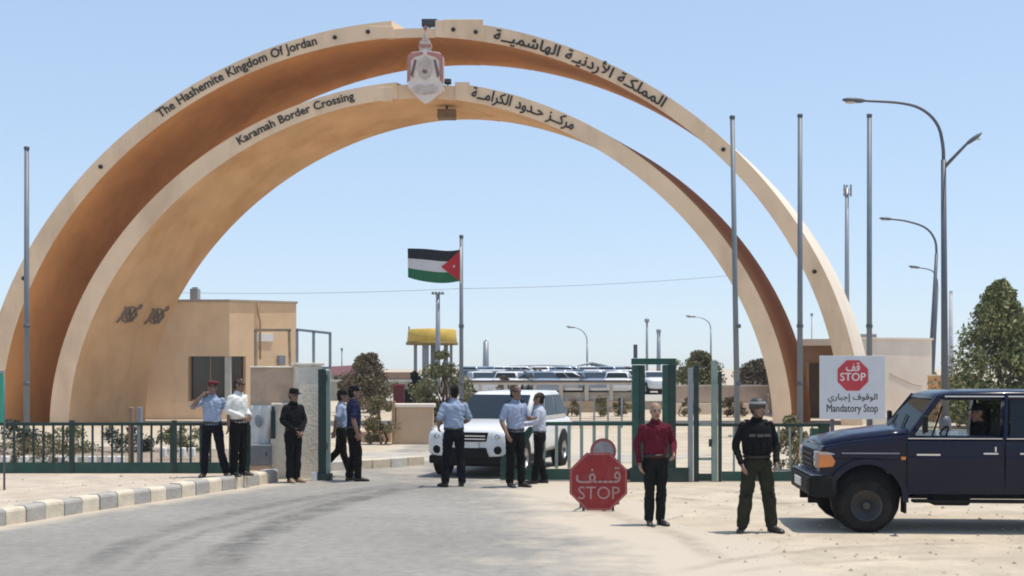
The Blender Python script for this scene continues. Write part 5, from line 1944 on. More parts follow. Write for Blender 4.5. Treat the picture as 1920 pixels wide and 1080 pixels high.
wsq.add(base_ + [(a_ - .008, b_, c_ + .006) for a_, b_, c_ in base_], [(0, 1, 2, 3), (7, 6, 5, 4), (0, 4, 5, 1), (1, 5, 6, 2), (2, 6, 7, 3), (3, 7, 4, 0)])
tb(wsq, 'windshield', M_clear)
rwq = MB()
tb(MB().box2((3.44, -.72, 1.26), (3.48, .72, ZR)), 'cab_back', M_navy)
tb(MB().box2((1.17, -.76, 1.22), (1.30, .76, 1.30)), 'cowl', M_plastic, .01)
for y_ in (-.35, .3):
    tb(MB().bar((1.20, y_, 1.325), (1.36, y_ + .32, 1.52), .015, .015), 'wiper', M_plastic)
rf2 = []
for x_, z_, w_ in ((1.56, 1.765, .60), (1.60, 1.80, .68), (1.78, 1.838, .72), (2.5, 1.855, .73), (3.2, 1.845, .72), (3.42, 1.81, .69), (3.47, 1.765, .64)):
    rf2.append([Vector((x_, y_, zz)) for y_, zz in ((-w_, 1.745), (-w_ * 1.01, z_ - .04), (-w_ * .93, z_ - .006), (-w_ * .5, z_ + .012), (w_ * .5, z_ + .012), (w_ * .93, z_ - .006), (w_ * 1.01, z_ - .04), (w_, 1.745))])
tb(MB().loft(rf2), 'roof', M_navy)
for s_ in (-1, 1):
    tb(MB().box2((1.68, s_ * .735, 1.772), (3.35, s_ * .748, 1.788)), 'rain_gutter', M_chrome)
# inside
tb(MB().box2((1.24, -.70, 1.00), (1.55, .70, 1.245)), 'dashboard', M_interior, .03)
stw = [Vector((1.72 + .09 * math.sin(a_), -.36 + .18 * math.cos(a_), 1.20 + .17 * math.sin(a_))) for a_ in np.linspace(0, 2 * math.pi, 25)]
tb(MB().tube(stw, .014, 6, cap=False).tube([(1.72, -.36, 1.20), (1.5, -.36, 1.12)], .02, 6), 'steering_wheel', M_interior)
for y_ in (-.38, .38):
    st2 = tb(MB().box2((2.0, y_ - .26, .70), (2.42, y_ + .26, .86)), 'seat', M_interior, .04)
    tb(MB().box((2.46, y_, 1.14), (.13, .5, .60), rot=Euler((0, R(10), 0))), 'seat_back', M_interior, .04, st2)
    tb(MB().box((2.52, y_, 1.53), (.10, .26, .17)), 'head_rest', M_interior, .03, st2)
tb(MB().box2((2.95, -.68, .7), (3.35, .68, 1.5)), 'rear_seat', M_interior, .05)
# front: grille, lights, bumper
tb(MB().box2((.030, -.46, .80), (.075, .46, 1.06)), 'grille', M_plastic, .01)
for z_ in (.86, .93, 1.0):
    tb(MB().box2((.016, -.44, z_ - .012), (.029, .44, z_ + .012)), 'grille_bar', M_black)
for s_ in (-1, 1):
    hl2 = tb(MB().box2((.032, s_ * .48, .83), (.075, s_ * .70, 1.05)), 'headlight', M_lamp, .015)
    tb(MB().lathe([(.01, -.012), (.07, -.008), (.095, .0)], (.031, s_ * .59, .94), 'X', 16), 'bulb', M_chrome, 0, hl2)
    ind = MB().prism([(.035, .845), (.05, 1.05), (.13, 1.055), (.20, 1.03), (.26, .93), (.23, .86)], s_ * .705, s_ * .842)
    tb(ind, 'corner_light', M_orange, .012)
    tb(MB().prism([(.045, 1.018), (.055, 1.05), (.15, 1.055), (.24, 1.035), (.25, 1.02)], s_ * .8425, s_ * .848), 'corner_light_lens', M_lamp)
bmp = []
for x_, a_, b_, w_ in ((-.09, .54, .68, .70), (-.07, .48, .72, .80), (.02, .46, .735, .86), (.20, .46, .735, .87), (.28, .50, .70, .85)):
    bmp.append([Vector((x_, -w_, a_)), Vector((x_, -w_, b_)), Vector((x_, w_, b_)), Vector((x_, w_, a_))])
bp_ = tb(MB().loft(bmp, smooth=False), 'front_bumper', M_plastic, .02)
tb(MB().box2((-.05, -.80, .739), (.24, .80, .752)), 'bumper_top', M_grey, .003, bp_)
tb(MB().box2((-.105, -.26, .56), (-.092, .26, .67)), 'number_plate', M_plate, 0, bp_)
for s_ in (-1, 1):
    tb(MB().box2((-.02, s_ * .35 - .03, .34), (.12, s_ * .35 + .03, .46)), 'tow_hook', M_plastic, .01, bp_)
# underside
for y_ in (-.42, .42):
    tb(MB().box2((.2, y_ - .05, .42), (5.1, y_ + .05, .54)), 'chassis_rail', M_plastic)
tb(MB().box2((1.55, -.62, .34), (2.05, -.30, .50)), 'fuel_tank', M_plastic, .04)
tb(MB().box2((1.3, -.7, .46), (3.4, .7, .50)), 'floor_pan', M_plastic)
for x_ in (WB0, WB1):
    tb(MB().tube([(x_, -.66, WR), (x_, .66, WR)], .06, 10).ellipsoid((x_, .15, WR), (.15, .15, .15), 12, 8), 'axle', M_plastic)
    for s_ in (-1, 1):
        wheel(tk, (x_, s_ * .70, WR), WR, .235, s_, M_rim, 'Y', 8)
        tb(MB().lathe([(.10, -.10), (.44, -.10), (.45, .02), (.40, .02)], (x_, s_ * .67 if s_ > 0 else s_ * .67, .44), 'Y', 20, cap=False), 'wheel_well', M_plastic)
tb(MB().box2((5.3, -.75, .5), (5.42, .75, .64)), 'rear_bumper', M_plastic, .02)
for s_ in (-1, 1):
    tb(MB().box2((5.27, s_ * .74, .8), (5.31, s_ * .83, 1.1)), 'tail_light', M_redprint, .01)
    tb(MB().box2((1.14, s_ * .62, .26), (1.17, s_ * .83, .52)), 'mud_flap', M_plastic)

# ---------------------------------------------------------------- people
M_skin = mat('skin', (.32, .185, .125), .55, .08, 8)
M_skin2 = mat('tanned_skin', (.22, .125, .085), .55, .08, 8)
M_hair = mat('dark_hair', (.009, .007, .006), .7, .2, 30, spec=.12)
M_greyhair = mat('grey_hair', (.26, .23, .21), .7, .2, 30)
M_eye = mat('dark_eye', (.02, .012, .01), .3, .05)
M_lip = mat('lips', (.22, .09, .07), .6, .05)
CL = dict(bump=.35, bscale=14, spec=.12)
M_blue = mat('light_blue_shirt', (.28, .34, .46), .85, .10, 6, **CL)
M_palelilac = mat('pale_lilac_shirt', (.45, .47, .56), .85, .10, 6, **CL)
M_blue2 = mat('pale_blue_shirt', (.28, .33, .45), .85, .10, 6, **CL)
M_cream = mat('white_shirt', (.66, .66, .62), .85, .08, 6, **CL)
M_dkblue = mat('dark_blue_shirt', (.014, .017, .05), .85, .15, 6, **CL)
M_trnavy = mat('navy_trousers', (.007, .007, .012), .85, .15, 6, **CL)
M_trblack = mat('black_trousers', (.006, .0055, .006), .85, .15, 6, **CL)
M_uniform = mat('black_uniform', (.008, .008, .009), .85, .2, 6, **CL)
M_camo = mat('dark_olive_uniform', (.026, .027, .018), .88, .35, 9, **CL)
M_burg = mat('burgundy_shirt', (.105, .011, .022), .85, .14, 6, **CL)
M_trgrey = mat('charcoal_trousers', (.010, .011, .011), .85, .15, 6, **CL)
M_shoe = mat('black_shoe', (.014, .013, .013), .45, .15, 8, dirt=(.12, .09, .06), dirt_amt=.3, dscale=8)
M_sandal = mat('worn_tan_shoe', (.30, .20, .13), .7, .1)
M_beret = mat('maroon_beret', (.11, .012, .016), .9, .12, 10)
M_cap = mat('dark_cap', (.010, .009, .012), .9, .12, 10, spec=.1)
M_belt = mat('belt_leather', (.012, .010, .009), .4, .1)


def person(name, label, loc, rz, H=1.75, pose=None, shirt=M_blue, trousers=M_trnavy, shoes=M_shoe, skin=M_skin, hair=M_hair, sleeve='short',
           head_yaw=0.0, head_pitch=0.0, head_tilt=0.0, hat=None, bald=False, group=None, girth=1.0, lean=0.0, extras=(), cat='person', belt=True, collar=True):
    pose = dict(pose or {})
    root = thing(name, label, cat, loc, rz, group)
    comps = []       # (verts, faces, label): 0 skin 1 shirt 2 trousers 3 shoes 4 hair 5 eye 6 lips
    V = Vector

    def lean_pt(p):
        """bend the trunk forward above the hips"""
        if not lean or p.z < .95:
            return p
        return V((0, 0, .95)) + Matrix.Rotation(R(lean), 3, 'X') @ (p - V((0, 0, .95)))

    def loft_comp(rings, lab):
        mb = MB().loft(rings)
        comps.append((mb.v, mb.f, lab))

    def tube_comp(pts, rad, lab, n=14, flat=None):
        pts = [V(p) for p in pts]
        P2, R2 = [], []
        for i in range(len(pts) - 1):
            k_ = max(1, int((pts[i + 1] - pts[i]).length / .025))
            for j in range(k_):
                P2.append(pts[i].lerp(pts[i + 1], j / k_))
                R2.append(lerp(rad[i], rad[i + 1], j / k_))
        P2.append(pts[-1])
        R2.append(rad[-1])
        # soften the bend at the joints
        for _ in range(2):
            P2 = [P2[0]] + [(P2[i - 1] + P2[i] * 2 + P2[i + 1]) / 4 for i in range(1, len(P2) - 1)] + [P2[-1]]
        d0, d1 = (P2[0] - P2[1]).normalized(), (P2[-1] - P2[-2]).normalized()
        P2 = [P2[0] + d0 * R2[0] * .8, P2[0] + d0 * R2[0] * .45] + P2 + [P2[-1] + d1 * R2[-1] * .45, P2[-1] + d1 * R2[-1] * .8]
        R2 = [R2[0] * .45, R2[0] * .85] + R2 + [R2[-1] * .85, R2[-1] * .45]
        mb = MB().tube(P2, R2, n)
        comps.append((mb.v, mb.f, lab))

    def ring(z, rx, ry, cy=0.0, cx=0.0, n=26):
        return [lean_pt(V((cx + rx * math.cos(2 * math.pi * k_ / n), cy + ry * math.sin(2 * math.pi * k_ / n), z))) for k_ in range(n)]

    def dense(tab):
        out = []
        for (a, b) in zip(tab, tab[1:]):
            k_ = max(1, int(abs(b[0] - a[0]) / .025))
            for j in range(k_):
                out.append(tuple(lerp(a[q], b[q], j / k_) for q in range(len(a))))
        out.append(tab[-1])
        return out
    g_ = girth
    loft_comp([ring(*r__) for r__ in dense([(.97, .150 * g_, .110 * g_, .0), (1.02, .163 * g_, .122 * g_, .0), (1.10, .166 * g_, .124 * g_, -.004), (1.22, .178 * g_, .126 * g_, -.004), (1.33, .190 * g_, .124 * g_, .002), (1.385, .182 * g_, .112 * g_, .008), (1.42, .150, .092, .012), (1.455, .098, .072, .014), (1.48, .066, .060, .014), (1.50, .058, .056, .014)])], 1)
    loft_comp([ring(*r__) for r__ in dense([(.80, .120, .10, .01), (.84, .158, .118, .01), (.90, .168, .124, .01), (.97, .160 * g_, .118 * g_, .004), (1.02, .150 * g_, .110 * g_, 0)])], 2)
    # neck and head
    hc = V((0, -.012, 1.615))
    HR = Matrix.Rotation(R(head_yaw), 3, 'Z') @ Matrix.Rotation(R(head_pitch), 3, 'X') @ Matrix.Rotation(R(head_tilt), 3, 'Y')
    pivot = V((0, .02, 1.53))

    def hp(p):
        return lean_pt(pivot + HR @ (hc + V(p) - pivot))
    tube_comp([lean_pt(V((0, .018, 1.45))), hp((0, .02, -.06))], [.056, .054], 0)
    tab = [(-.118, .018, .022, -.052), (-.110, .032, .036, -.046), (-.09, .046, .056, -.030), (-.06, .057, .074, -.014), (-.02, .066, .088, -.004), (.02, .072, .095, .003), (.06, .073, .096, .008), (.09, .062, .083, .010), (.11, .042, .058, .012), (.121, .014, .02, .012)]
    tab = dense([(a, b, c_, d_) for a, b, c_, d_ in tab])
    rings = [[hp((rx * math.cos(2 * math.pi * k_ / 24), cy + ry * math.sin(2 * math.pi * k_ / 24), z)) for k_ in range(24)] for z, rx, ry, cy in tab]
    loft_comp(rings, 0)
    for pts, rad in (([(0, -.086, .028), (0, -.104, -.018), (0, -.098, -.032)], [.010, .016, .012]),):
        tube_comp([hp(p) for p in pts], rad, 0, 8)
    for s_ in (-1, 1):
        mb = MB().ellipsoid((0, 0, 0), (.010, .022, .034), 10, 7)
        comps.append(([tuple(hp(V(p) + V((s_ * .074, .008, -.004)))) for p in mb.v], mb.f, 0))
        mb = MB().ellipsoid((0, 0, 0), (.008, .006, .004), 8, 5)
        comps.append(([tuple(hp(V(p) + V((s_ * .030, -.085, .016)))) for p in mb.v], mb.f, 5))
        mb = MB().ellipsoid((0, 0, 0), (.020, .007, .0045), 8, 5)
        comps.append(([tuple(hp(V(p) + V((s_ * .031, -.089, .040)))) for p in mb.v], mb.f, 4))
    mb = MB().ellipsoid((0, 0, 0), (.024, .010, .008), 8, 5)
    comps.append(([tuple(hp(V(p) + V((0, -.084, -.062)))) for p in mb.v], mb.f, 6))
    # hair
    if not bald:
        mb = MB().ellipsoid((0, 0, 0), (.080, .098, .088), 20, 13)
        comps.append(([tuple(hp(V(p) + V((0, .022, .046)))) for p in mb.v], mb.f, 4))
        mb = MB().ellipsoid((0, 0, 0), (.074, .060, .075), 16, 10)
        comps.append(([tuple(hp(V(p) + V((0, .050, -.02)))) for p in mb.v], mb.f, 4))
    else:
        mb = MB().ellipsoid((0, 0, 0), (.077, .062, .062), 16, 10)
        comps.append(([tuple(hp(V(p) + V((0, .046, -.005)))) for p in mb.v], mb.f, 4))
    # legs
    for s_, k_ in ((-1, 'R'), (1, 'L')):
        hip = V(pose.get('hip' + k_, (s_ * .092, .005, .90)))
        knee = V(pose.get('knee' + k_, (s_ * .105, -.012, .49)))
        ank = V(pose.get('ank' + k_, (s_ * .115, .02, .09)))
        tube_comp([hip, hip.lerp(knee, .5), knee, knee.lerp(ank, .45), ank + (knee - ank).normalized() * .01], list(pose.get('legs', (.098, .087, .072, .073, .067))), 2, 16)
        fd = V(pose.get('foot' + k_, (s_ * .25, -1, 0))).normalized()
        sd = V((0, 0, 1)).cross(fd).normalized() if abs(fd.z) < .9 else V((1, 0, 0))
        up = fd.cross(sd)
        heel = ank - V((0, 0, .045)) - fd * .05
        rr_ = []
        for t_, w, h in ((-.02, .02, .02), (0, .034, .045), (.05, .040, .052), (.12, .041, .042), (.19, .046, .033), (.235, .042, .026), (.262, .026, .016)):
            c_ = heel + fd * t_ + up * (h - .042)
            rr_.append([c_ + sd * w * math.cos(a_) + up * h * math.sin(a_) for a_ in np.linspace(0, 2 * math.pi, 17)[:-1]])
        loft_comp(rr_, 3)
        tube_comp([ank + (knee - ank).normalized() * .04, ank - V((0, 0, .03))], [.045, .043], 3 if shoes is not M_sandal else 0, 12)
    # arms and hands
    for s_, k_ in ((-1, 'R'), (1, 'L')):
        sh = lean_pt(V((s_ * (.172 * (g_ * .5 + .5)), .012, 1.385)))
        el = V(pose.get('el' + k_, (s_ * .255, .045, 1.14)))
        wr = V(pose.get('wr' + k_, (s_ * .265, -.05, .89)))
        if lean and 'el' + k_ not in pose:
            el, wr = lean_pt(el), wr + V((0, -.1, 0))
        if sleeve == 'short':
            cut = sh.lerp(el, .86)
            tube_comp([sh, sh.lerp(el, .5), cut], [.063, .059, .060], 1)
            tube_comp([sh.lerp(el, .7), el, el.lerp(wr, .4), wr], [.044, .043, .042, .029], 0)
        else:
            tube_comp([sh, sh.lerp(el, .5), el, el.lerp(wr, .5), wr], [.063, .057, .052, .047, .040], 1)
        # hand
        d = (wr - el).normalized()
        pn = V(pose.get('palm' + k_, (-s_, 0, 0)))           # direction the palm faces
        pn = (pn - d * pn.dot(d))
        pn = pn.normalized() if pn.length > .05 else d.orthogonal().normalized()
        side_ = d.cross(pn).normalized()
        if k_ == 'R':
            side_ = -side_
        # side_ points to the thumb
        curl = pose.get('curl' + k_, .5)
        rr_ = []
        for t_, w, h in ((-.01, .026, .022), (.02, .032, .021), (.05, .041, .019), (.085, .043, .016), (.098, .036, .012)):
            rr_.append([wr + d * t_ + side_ * w * math.cos(a_) + pn * h * math.sin(a_) for a_ in np.linspace(0, 2 * math.pi, 15)[:-1]])
        loft_comp(rr_, 0)
        for f_, (off, L_) in enumerate(((.034, .070), (.012, .080), (-.011, .074), (-.033, .058))):
            b_ = wr + d * .086 + side_ * off
            d1 = (d + pn * curl * .55 + side_ * off * 3.2).normalized()
            d2 = (d + pn * curl * 1.7 + side_ * off * 3.0).normalized()
            tube_comp([b_, b_ + d1 * L_ * .5, b_ + d1 * L_ * .5 + d2 * L_ * .5], [.0095, .0092, .0078], 0, 8)
        b_ = wr + d * .025 + side_ * .030
        d1 = (side_ * .8 + d * .75 + pn * .35).normalized()
        tube_comp([b_, b_ + d1 * .04, b_ + d1 * .04 + (d + pn * .5).normalized() * .034], [.013, .011, .009], 0, 8)
    # one closed skin over all of it
    sc_ = H / 1.75
    big = MB()
    kdp, kdl = [], []
    for v_, f_, lab in comps:
        big.add(v_, f_)
        kdp += [(Vector(p), lab) for p in v_]
    kd = KDTree(len(kdp))
    for i, (p, lab) in enumerate(kdp):
        kd.insert(p, i)
    kd.balance()
    me0 = big.mesh('body_source')
    o_ = bpy.data.objects.new('body_source', me0)
    COL.objects.link(o_)
    md = o_.modifiers.new('remesh', 'REMESH')
    md.mode = 'VOXEL'
    md.voxel_size = .0092
    md.use_smooth_shade = True
    ms_ = o_.modifiers.new('smooth', 'SMOOTH')
    ms_.factor = .4
    ms_.iterations = 2
    dg = bpy.context.evaluated_depsgraph_get()
    me = bpy.data.meshes.new_from_object(o_.evaluated_get(dg))
    bpy.data.objects.remove(o_)
    bpy.data.meshes.remove(me0)
    me.name = 'body'
    nv = len(me.vertices)
    co = np.empty(nv * 3, dtype=np.float32)
    me.vertices.foreach_get('co', co)
    co = co.reshape(-1, 3)
    vl = np.array([kdp[kd.find(p)[1]][1] for p in co.tolist()], dtype=np.int32)
    # folds: long soft creases in the cloth, none on skin, shoes or hair
    no = np.empty(nv * 3, dtype=np.float32)
    me.vertices.foreach_get('normal', no)
    no = no.reshape(-1, 3)
    ph = hash(name + label) % 97 if False else len(label) * 1.7
    x_, y_, z_ = co[:, 0], co[:, 1], co[:, 2]
    fold = (np.sin(26 * z_ + 17 * x_ + 6 * np.sin(9 * y_ + 11 * x_ + ph) + ph) + .7 * np.sin(47 * z_ - 31 * x_ + 22 * y_ + 4 * np.sin(13 * z_ + ph)) + .5 * np.sin(70 * x_ + 60 * y_ + 15 * z_ + ph))
    amp = np.where((vl == 1) | (vl == 2), .0042, 0.0)
    co = co + no * (fold * amp)[:, None]
    mi = np.zeros(len(me.polygons), dtype=np.int32)
    lv = np.empty(len(me.loops), dtype=np.int32)
    me.loops.foreach_get('vertex_index', lv)
    ls = np.empty(len(me.polygons), dtype=np.int32)
    me.polygons.foreach_get('loop_start', ls)
    mi = vl[lv[ls]]
    for m_ in (skin, shirt, trousers, shoes, hair, M_eye, M_lip):
        me.materials.append(m_)
    me.polygons.foreach_set('material_index', mi)
    me.vertices.foreach_set('co', (co * sc_).reshape(-1))
    me.update()
    ob = bpy.data.objects.new('body', me)
    COL.objects.link(ob)
    ob.parent = root

    def child(mb, nm, m_, bevel=0.0, solid=0.0):
        mb.v = [tuple(Vector(p) * sc_) for p in mb.v]
        c_ = mb.build(nm, m_, parent=root, world_co=False, bevel=bevel)
        if solid:
            md_ = c_.modifiers.new('thick', 'SOLIDIFY')
            md_.thickness = solid
        return c_
    if belt:
        mb = MB()
        mb.loft([ring(z, .170 * g_ + .004, .127 * g_ + .004, .0) for z in (.972, 1.008)], cap=False)
        child(mb, 'belt', M_belt, 0, .006)
    if hat == 'beret':
        mb = MB()
        rr_ = []
        for z, r1, ox in ((.050, .084, 0), (.075, .090, 0), (.088, .112, .012), (.105, .114, .016), (.122, .085, .014), (.130, .02, .012)):
            rr_.append([hp((ox + r1 * math.cos(a_), .008 + r1 * 1.08 * math.sin(a_), z - .12 * (r1 * math.cos(a_)) * (z > .08))) for a_ in np.linspace(0, 2 * math.pi, 23)[:-1]])
        mb.loft(rr_)
        child(mb, 'beret', M_beret)
    elif hat == 'cap':
        mb = MB()
        rr_ = []
        for z, r1 in ((.045, .083), (.075, .087), (.108, .082), (.128, .060), (.133, .02)):
            rr_.append([hp((r1 * math.cos(a_), .008 + r1 * 1.15 * math.sin(a_), z)) for a_ in np.linspace(0, 2 * math.pi, 23)[:-1]])
        mb.loft(rr_)
        mb.prism([(0, 0)], 0, 0) if False else None
        c_ = child(mb, 'cap', M_cap)
        mb = MB()
        br = [(.075 * math.cos(a_), -.085 - .065 * math.sin(a_)) for a_ in np.linspace(0, math.pi, 12)]
        mb.add([hp((x, y, .050 - .25 * max(0, -.085 - y))) for x, y in br] + [hp((x, y, .058 - .25 * max(0, -.085 - y))) for x, y in br],
               [tuple(range(12)), tuple(range(23, 11, -1))] + [(i, i + 1, i + 13, i + 12) for i in range(11)] + [(11, 0, 12, 23)])
        child(mb, 'cap_peak', M_cap)
    elif hat == 'helmet':
        mb = MB()
        rr_ = []
        for z, r1 in ((-.015, .104), (.02, .106), (.06, .104), (.10, .088), (.128, .058), (.138, .015)):
            rr_.append([hp((r1 * .95 * math.cos(a_), .012 + r1 * 1.16 * math.sin(a_), z + (.03 if math.sin(a_) < -.5 and z < .03 else 0))) for a_ in np.linspace(0, 2 * math.pi, 27)[:-1]])
        mb.loft(rr_)
        child(mb, 'helmet', mat('helmet_cover', (.035, .035, .032), .55, .2, 10))
        mb = MB()
        mb.loft([[hp((.104 * math.cos(a_), .012 + .126 * math.sin(a_), z)) for a_ in np.linspace(0, 2 * math.pi, 27)[:-1]] for z in (.055, .085)], cap=False)
        child(mb, 'goggle_strap', mat('grey_strap', (.30, .30, .33), .6, .1), 0, .006)
        mb = MB()
        for s_ in (-1, 1):
            mb.tube([hp((s_ * .085, -.01, -.02)), hp((s_ * .07, -.035, -.08)), hp((s_ * .02, -.068, -.124))], .006, 6)
        child(mb, 'chin_strap', M_belt)
    if collar:
        for s_ in (-1, 1):
            mb = MB()
            pts = [lean_pt(V(p)) for p in ((s_ * .012, -.072, 1.452), (s_ * .062, -.052, 1.468), (s_ * .072, -.01, 1.492), (s_ * .058, -.030, 1.505), (s_ * .018, -.060, 1.486))]
            mb.add(pts + [p + V((0, -.008, -.002)) for p in pts], [(0, 1, 2, 3, 4), (9, 8, 7, 6, 5)] + [(i, (i + 1) % 5, (i + 1) % 5 + 5, i + 5) for i in range(5)])
            child(mb, 'collar', shirt)
    for ex in extras:
        if ex == 'epaulettes':
            for s_ in (-1, 1):
                child(MB().box(lean_pt(V((s_ * .150, .010, 1.478))), (.10, .050, .014), rot=Euler((0, R(s_ * 20), 0))), 'epaulette', M_dkblue, .003)
        elif ex == 'badge':
            child(MB().ellipsoid(lean_pt(V((.246, -.0, 1.32))), (.014, .034, .042), 10, 6), 'arm_badge', M_white)
        elif ex == 'pockets':
            for s_ in (-1, 1):
                child(MB().box(lean_pt(V((s_ * .085, -.117 * g_, 1.31))), (.085, .016, .10)), 'breast_pocket', shirt, .004)
        elif ex == 'phone':
            w_ = V(pose['wrR'])
            d_ = (w_ - V(pose['elR'])).normalized()
            child(MB().box(w_ + d_ * .09 + V((.03, .0, 0)), (.018, .06, .12)), 'phone', M_black, .004)
        elif ex == 'vest':
            mb = MB()
            mb.loft([ring(*r__) for r__ in dense([(1.02, .186, .146, 0), (1.12, .196, .152, 0), (1.26, .204, .152, 0), (1.36, .196, .146, .004), (1.43, .150, .112, .01)])])
            vst = child(mb, 'vest', M_uniform, .0)
            for i, x_ in enumerate((-.13, -.045, .045, .13)):
                child(MB().box((x_, -.158 + abs(x_) * .28, 1.115), (.072, .05, .13)), 'pouch', M_uniform, .008)
            for i, x_ in enumerate((-.10, 0, .10)):
                child(MB().box((x_, -.163 + abs(x_) * .25, 1.265), (.085, .012, .035)), 'vest_strap', mat('grey_webbing', (.075, .072, .07), .8, .1), .003)
            for s_ in (-1, 1):
                child(MB().bar((s_ * .11, -.10, 1.42), (s_ * .12, .06, 1.46), .06, .02), 'shoulder_strap', M_uniform, .004)
        elif ex == 'kneepads':
            for k_ in 'RL':
                kn = V(pose.get('knee' + k_, ((-1 if k_ == 'R' else 1) * .105, -.012, .49)))
                child(MB().ellipsoid(kn + V((0, -.055, 0)), (.055, .03, .085), 12, 8), 'knee_pad', M_uniform)
        elif ex == 'cuff':
            pass
    return root


def stand(px, D, z=0.0):
    return (P(px, 0, D).x, D, z)


person('person', 'policeman in light blue shirt and maroon beret raising one hand to his face', stand(398, 22.75, BEDZ), R(8), 1.72,
       dict(elR=(-.36, -.10, 1.26), wrR=(-.17, -.17, 1.47), palmR=(1, 0, .2), curlR=.8, kneeR=(-.12, -.02, .49), ankR=(-.15, .02, .09), kneeL=(.15, -.02, .49), ankL=(.24, .03, .09), elL=(.30, .05, 1.16), wrL=(.29, -.04, .92)),
       M_blue, M_trnavy, hat='beret', head_yaw=10, extras=('epaulettes', 'pockets', 'phone'), skin=M_skin2)
person('person', 'man in white long-sleeved shirt looking down beside the policeman in the maroon beret', stand(447, 22.9, BEDZ), R(62), 1.78,
       dict(elR=(-.26, .06, 1.17), wrR=(-.10, -.16, 1.06), palmR=(0, 1, 0), elL=(.26, .06, 1.17), wrL=(.10, -.17, 1.08), palmL=(0, 1, 0), ankR=(-.10, .03, .09), ankL=(.11, .0, .09)),
       M_cream, M_trblack, sleeve='long', head_pitch=14, skin=M_skin2, girth=1.06)
person('person', 'man in black uniform and cap with hands clasped before the stone gate pillar', stand(550, 24.0), R(48), 1.78,
       dict(elR=(-.26, .0, 1.14), wrR=(-.07, -.16, .95), palmR=(1, 0, 0), elL=(.26, .0, 1.14), wrL=(.06, -.17, .94), palmL=(-1, 0, 0), ankR=(-.07, .02, .09), ankL=(.07, -.01, .09), kneeR=(-.085, -.012, .49), kneeL=(.085, -.012, .49)),
       M_uniform, M_uniform, sleeve='long', hat='cap', skin=M_skin2, extras=('badge',), head_pitch=6, shoes=M_sandal)
person('person', 'policeman in dark blue shirt walking past the green gate post, nearest of the walking pair', stand(663, 24.3), R(112), 1.82,
       dict(kneeR=(-.095, -.06, .49), ankR=(-.10, -.05, .09), kneeL=(.095, -.02, .49), ankL=(.10, .06, .09), elR=(-.26, .08, 1.15), wrR=(-.25, .0, .90), elL=(.25, .0, 1.15), wrL=(.22, -.14, .93)),
       M_dkblue, M_trblack, hat='cap', skin=M_skin2, extras=('epaulettes',))
person('person', 'policeman in light blue shirt in mid stride, half hidden behind the dark blue one', stand(641, 25.3), R(100), 1.72,
       dict(kneeR=(-.095, -.02, .49), ankR=(-.10, -.16, .09), kneeL=(.095, .07, .51), ankL=(.10, .40, .20), footL=(.05, -.75, -.62), elR=(-.26, .12, 1.18), wrR=(-.26, .16, .93), elL=(.25, -.05, 1.16), wrL=(.22, -.25, .98)),
       M_blue, M_trblack, skin=M_skin2, hat='cap')
person('person', 'policeman in light blue shirt seen from behind in front of the white car', stand(851, 23.15), R(205), 1.86,
       dict(ankR=(-.14, .02, .09), kneeR=(-.125, -.015, .49), ankL=(.17, .03, .09), kneeL=(.14, -.01, .49), elR=(-.29, .0, 1.15), wrR=(-.22, -.22, 1.06), palmR=(.5, 0, -1), elL=(.28, .02, 1.15), wrL=(.20, -.20, 1.02)),
       M_blue, M_trnavy, skin=M_skin2, extras=('epaulettes',), girth=1.05)
person('person', 'policeman in blue shirt standing side on between the white car and the gate leaf', stand(966, 23.1), R(35), 1.84,
       dict(ankR=(-.08, .05, .09), ankL=(.10, -.05, .09), elR=(-.26, .04, 1.14), wrR=(-.24, -.10, .92), elL=(.28, .0, 1.18), wrL=(.22, -.22, 1.18), palmL=(-.3, 0, 1)),
       M_blue2, M_trblack, skin=M_skin2, extras=('epaulettes', 'pockets'), head_yaw=15)
person('person', 'dark haired man in pale shirt reaching towards the policeman at the gate leaf', stand(1011, 23.8), R(262), 1.70,
       dict(elR=(-.28, -.08, 1.24), wrR=(-.20, -.32, 1.22), palmR=(0, 0, -1), elL=(.27, -.04, 1.18), wrL=(.20, -.26, 1.14), ankR=(-.10, .10, .09), ankL=(.10, -.08, .09)),
       M_palelilac, M_trblack, sleeve='long', skin=M_skin2)
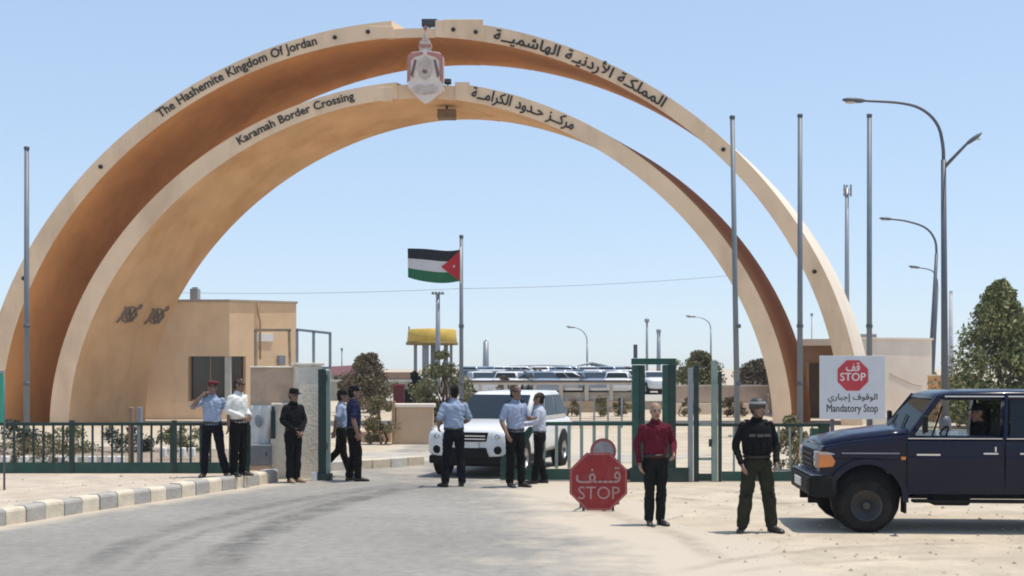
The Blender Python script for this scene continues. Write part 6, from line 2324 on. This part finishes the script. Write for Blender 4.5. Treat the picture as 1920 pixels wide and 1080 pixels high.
person('person', 'grey haired man in burgundy shirt and charcoal trousers standing beside the big stop sign', stand(1229, 17.5), R(12), 1.69,
       dict(elL=(.27, .02, 1.15), wrL=(.20, -.20, 1.02), palmL=(-1, 0, .2), curlL=.9, elR=(-.26, .06, 1.15), wrR=(-.24, .0, .90), ankR=(-.085, .03, .09), ankL=(.07, -.01, .09), kneeR=(-.09, -.01, .49), kneeL=(.08, -.02, .49)),
       M_burg, M_trgrey, sleeve='long', bald=True, hair=M_greyhair, skin=M_skin, belt=True, girth=1.06, extras=('pockets',), head_yaw=-4)
person('person', 'soldier in dark helmet, vest and boots standing with legs apart beside the pickup', stand(1419, 16.75), R(6), 1.76,
       dict(kneeR=(-.145, -.03, .50), ankR=(-.185, .03, .09), kneeL=(.15, -.02, .49), ankL=(.195, -.02, .09), elR=(-.275, .05, 1.13), wrR=(-.235, -.11, .90), elL=(.275, .05, 1.13), wrL=(.225, -.11, .92), footR=(-.55, -1, 0), footL=(.55, -1, 0), legs=(.104, .099, .088, .088, .076)),
       M_uniform, M_camo, sleeve='long', hat='helmet', skin=M_skin2, girth=1.06, extras=('vest', 'kneepads'), head_yaw=18, belt=True)
person('person', 'driver in dark clothes sitting at the wheel of the navy pickup', (TX + 2.20, TY_ - .51, -.02), R(-94), 1.70,
       dict(hipR=(-.10, -.02, .90), kneeR=(-.13, -.42, .95), ankR=(-.13, -.62, .62), hipL=(.10, -.02, .90), kneeL=(.13, -.42, .95), ankL=(.13, -.62, .62),
            elR=(-.25, -.10, 1.14), wrR=(-.13, -.30, 1.22), elL=(.25, -.10, 1.14), wrL=(.13, -.30, 1.22)),
       M_uniform, M_uniform, sleeve='long', hat='cap', skin=M_skin2, belt=False)

# ---------------------------------------------------------------- thin desert haze
hz = MB().box2((-60, -12, -1), (70, 175, 22.5))
hm = bpy.data.materials.new('haze_air')
hm.use_nodes = True
hm.node_tree.nodes.clear()
pv = hm.node_tree.nodes.new('ShaderNodeVolumePrincipled')
pv.inputs['Color'].default_value = (.93, .95, .98, 1)
pv.inputs['Density'].default_value = .0004
hmo = hm.node_tree.nodes.new('ShaderNodeOutputMaterial')
hm.node_tree.links.new(pv.outputs[0], hmo.inputs['Volume'])
tag(hz.build('haze', hm), kind='stuff')
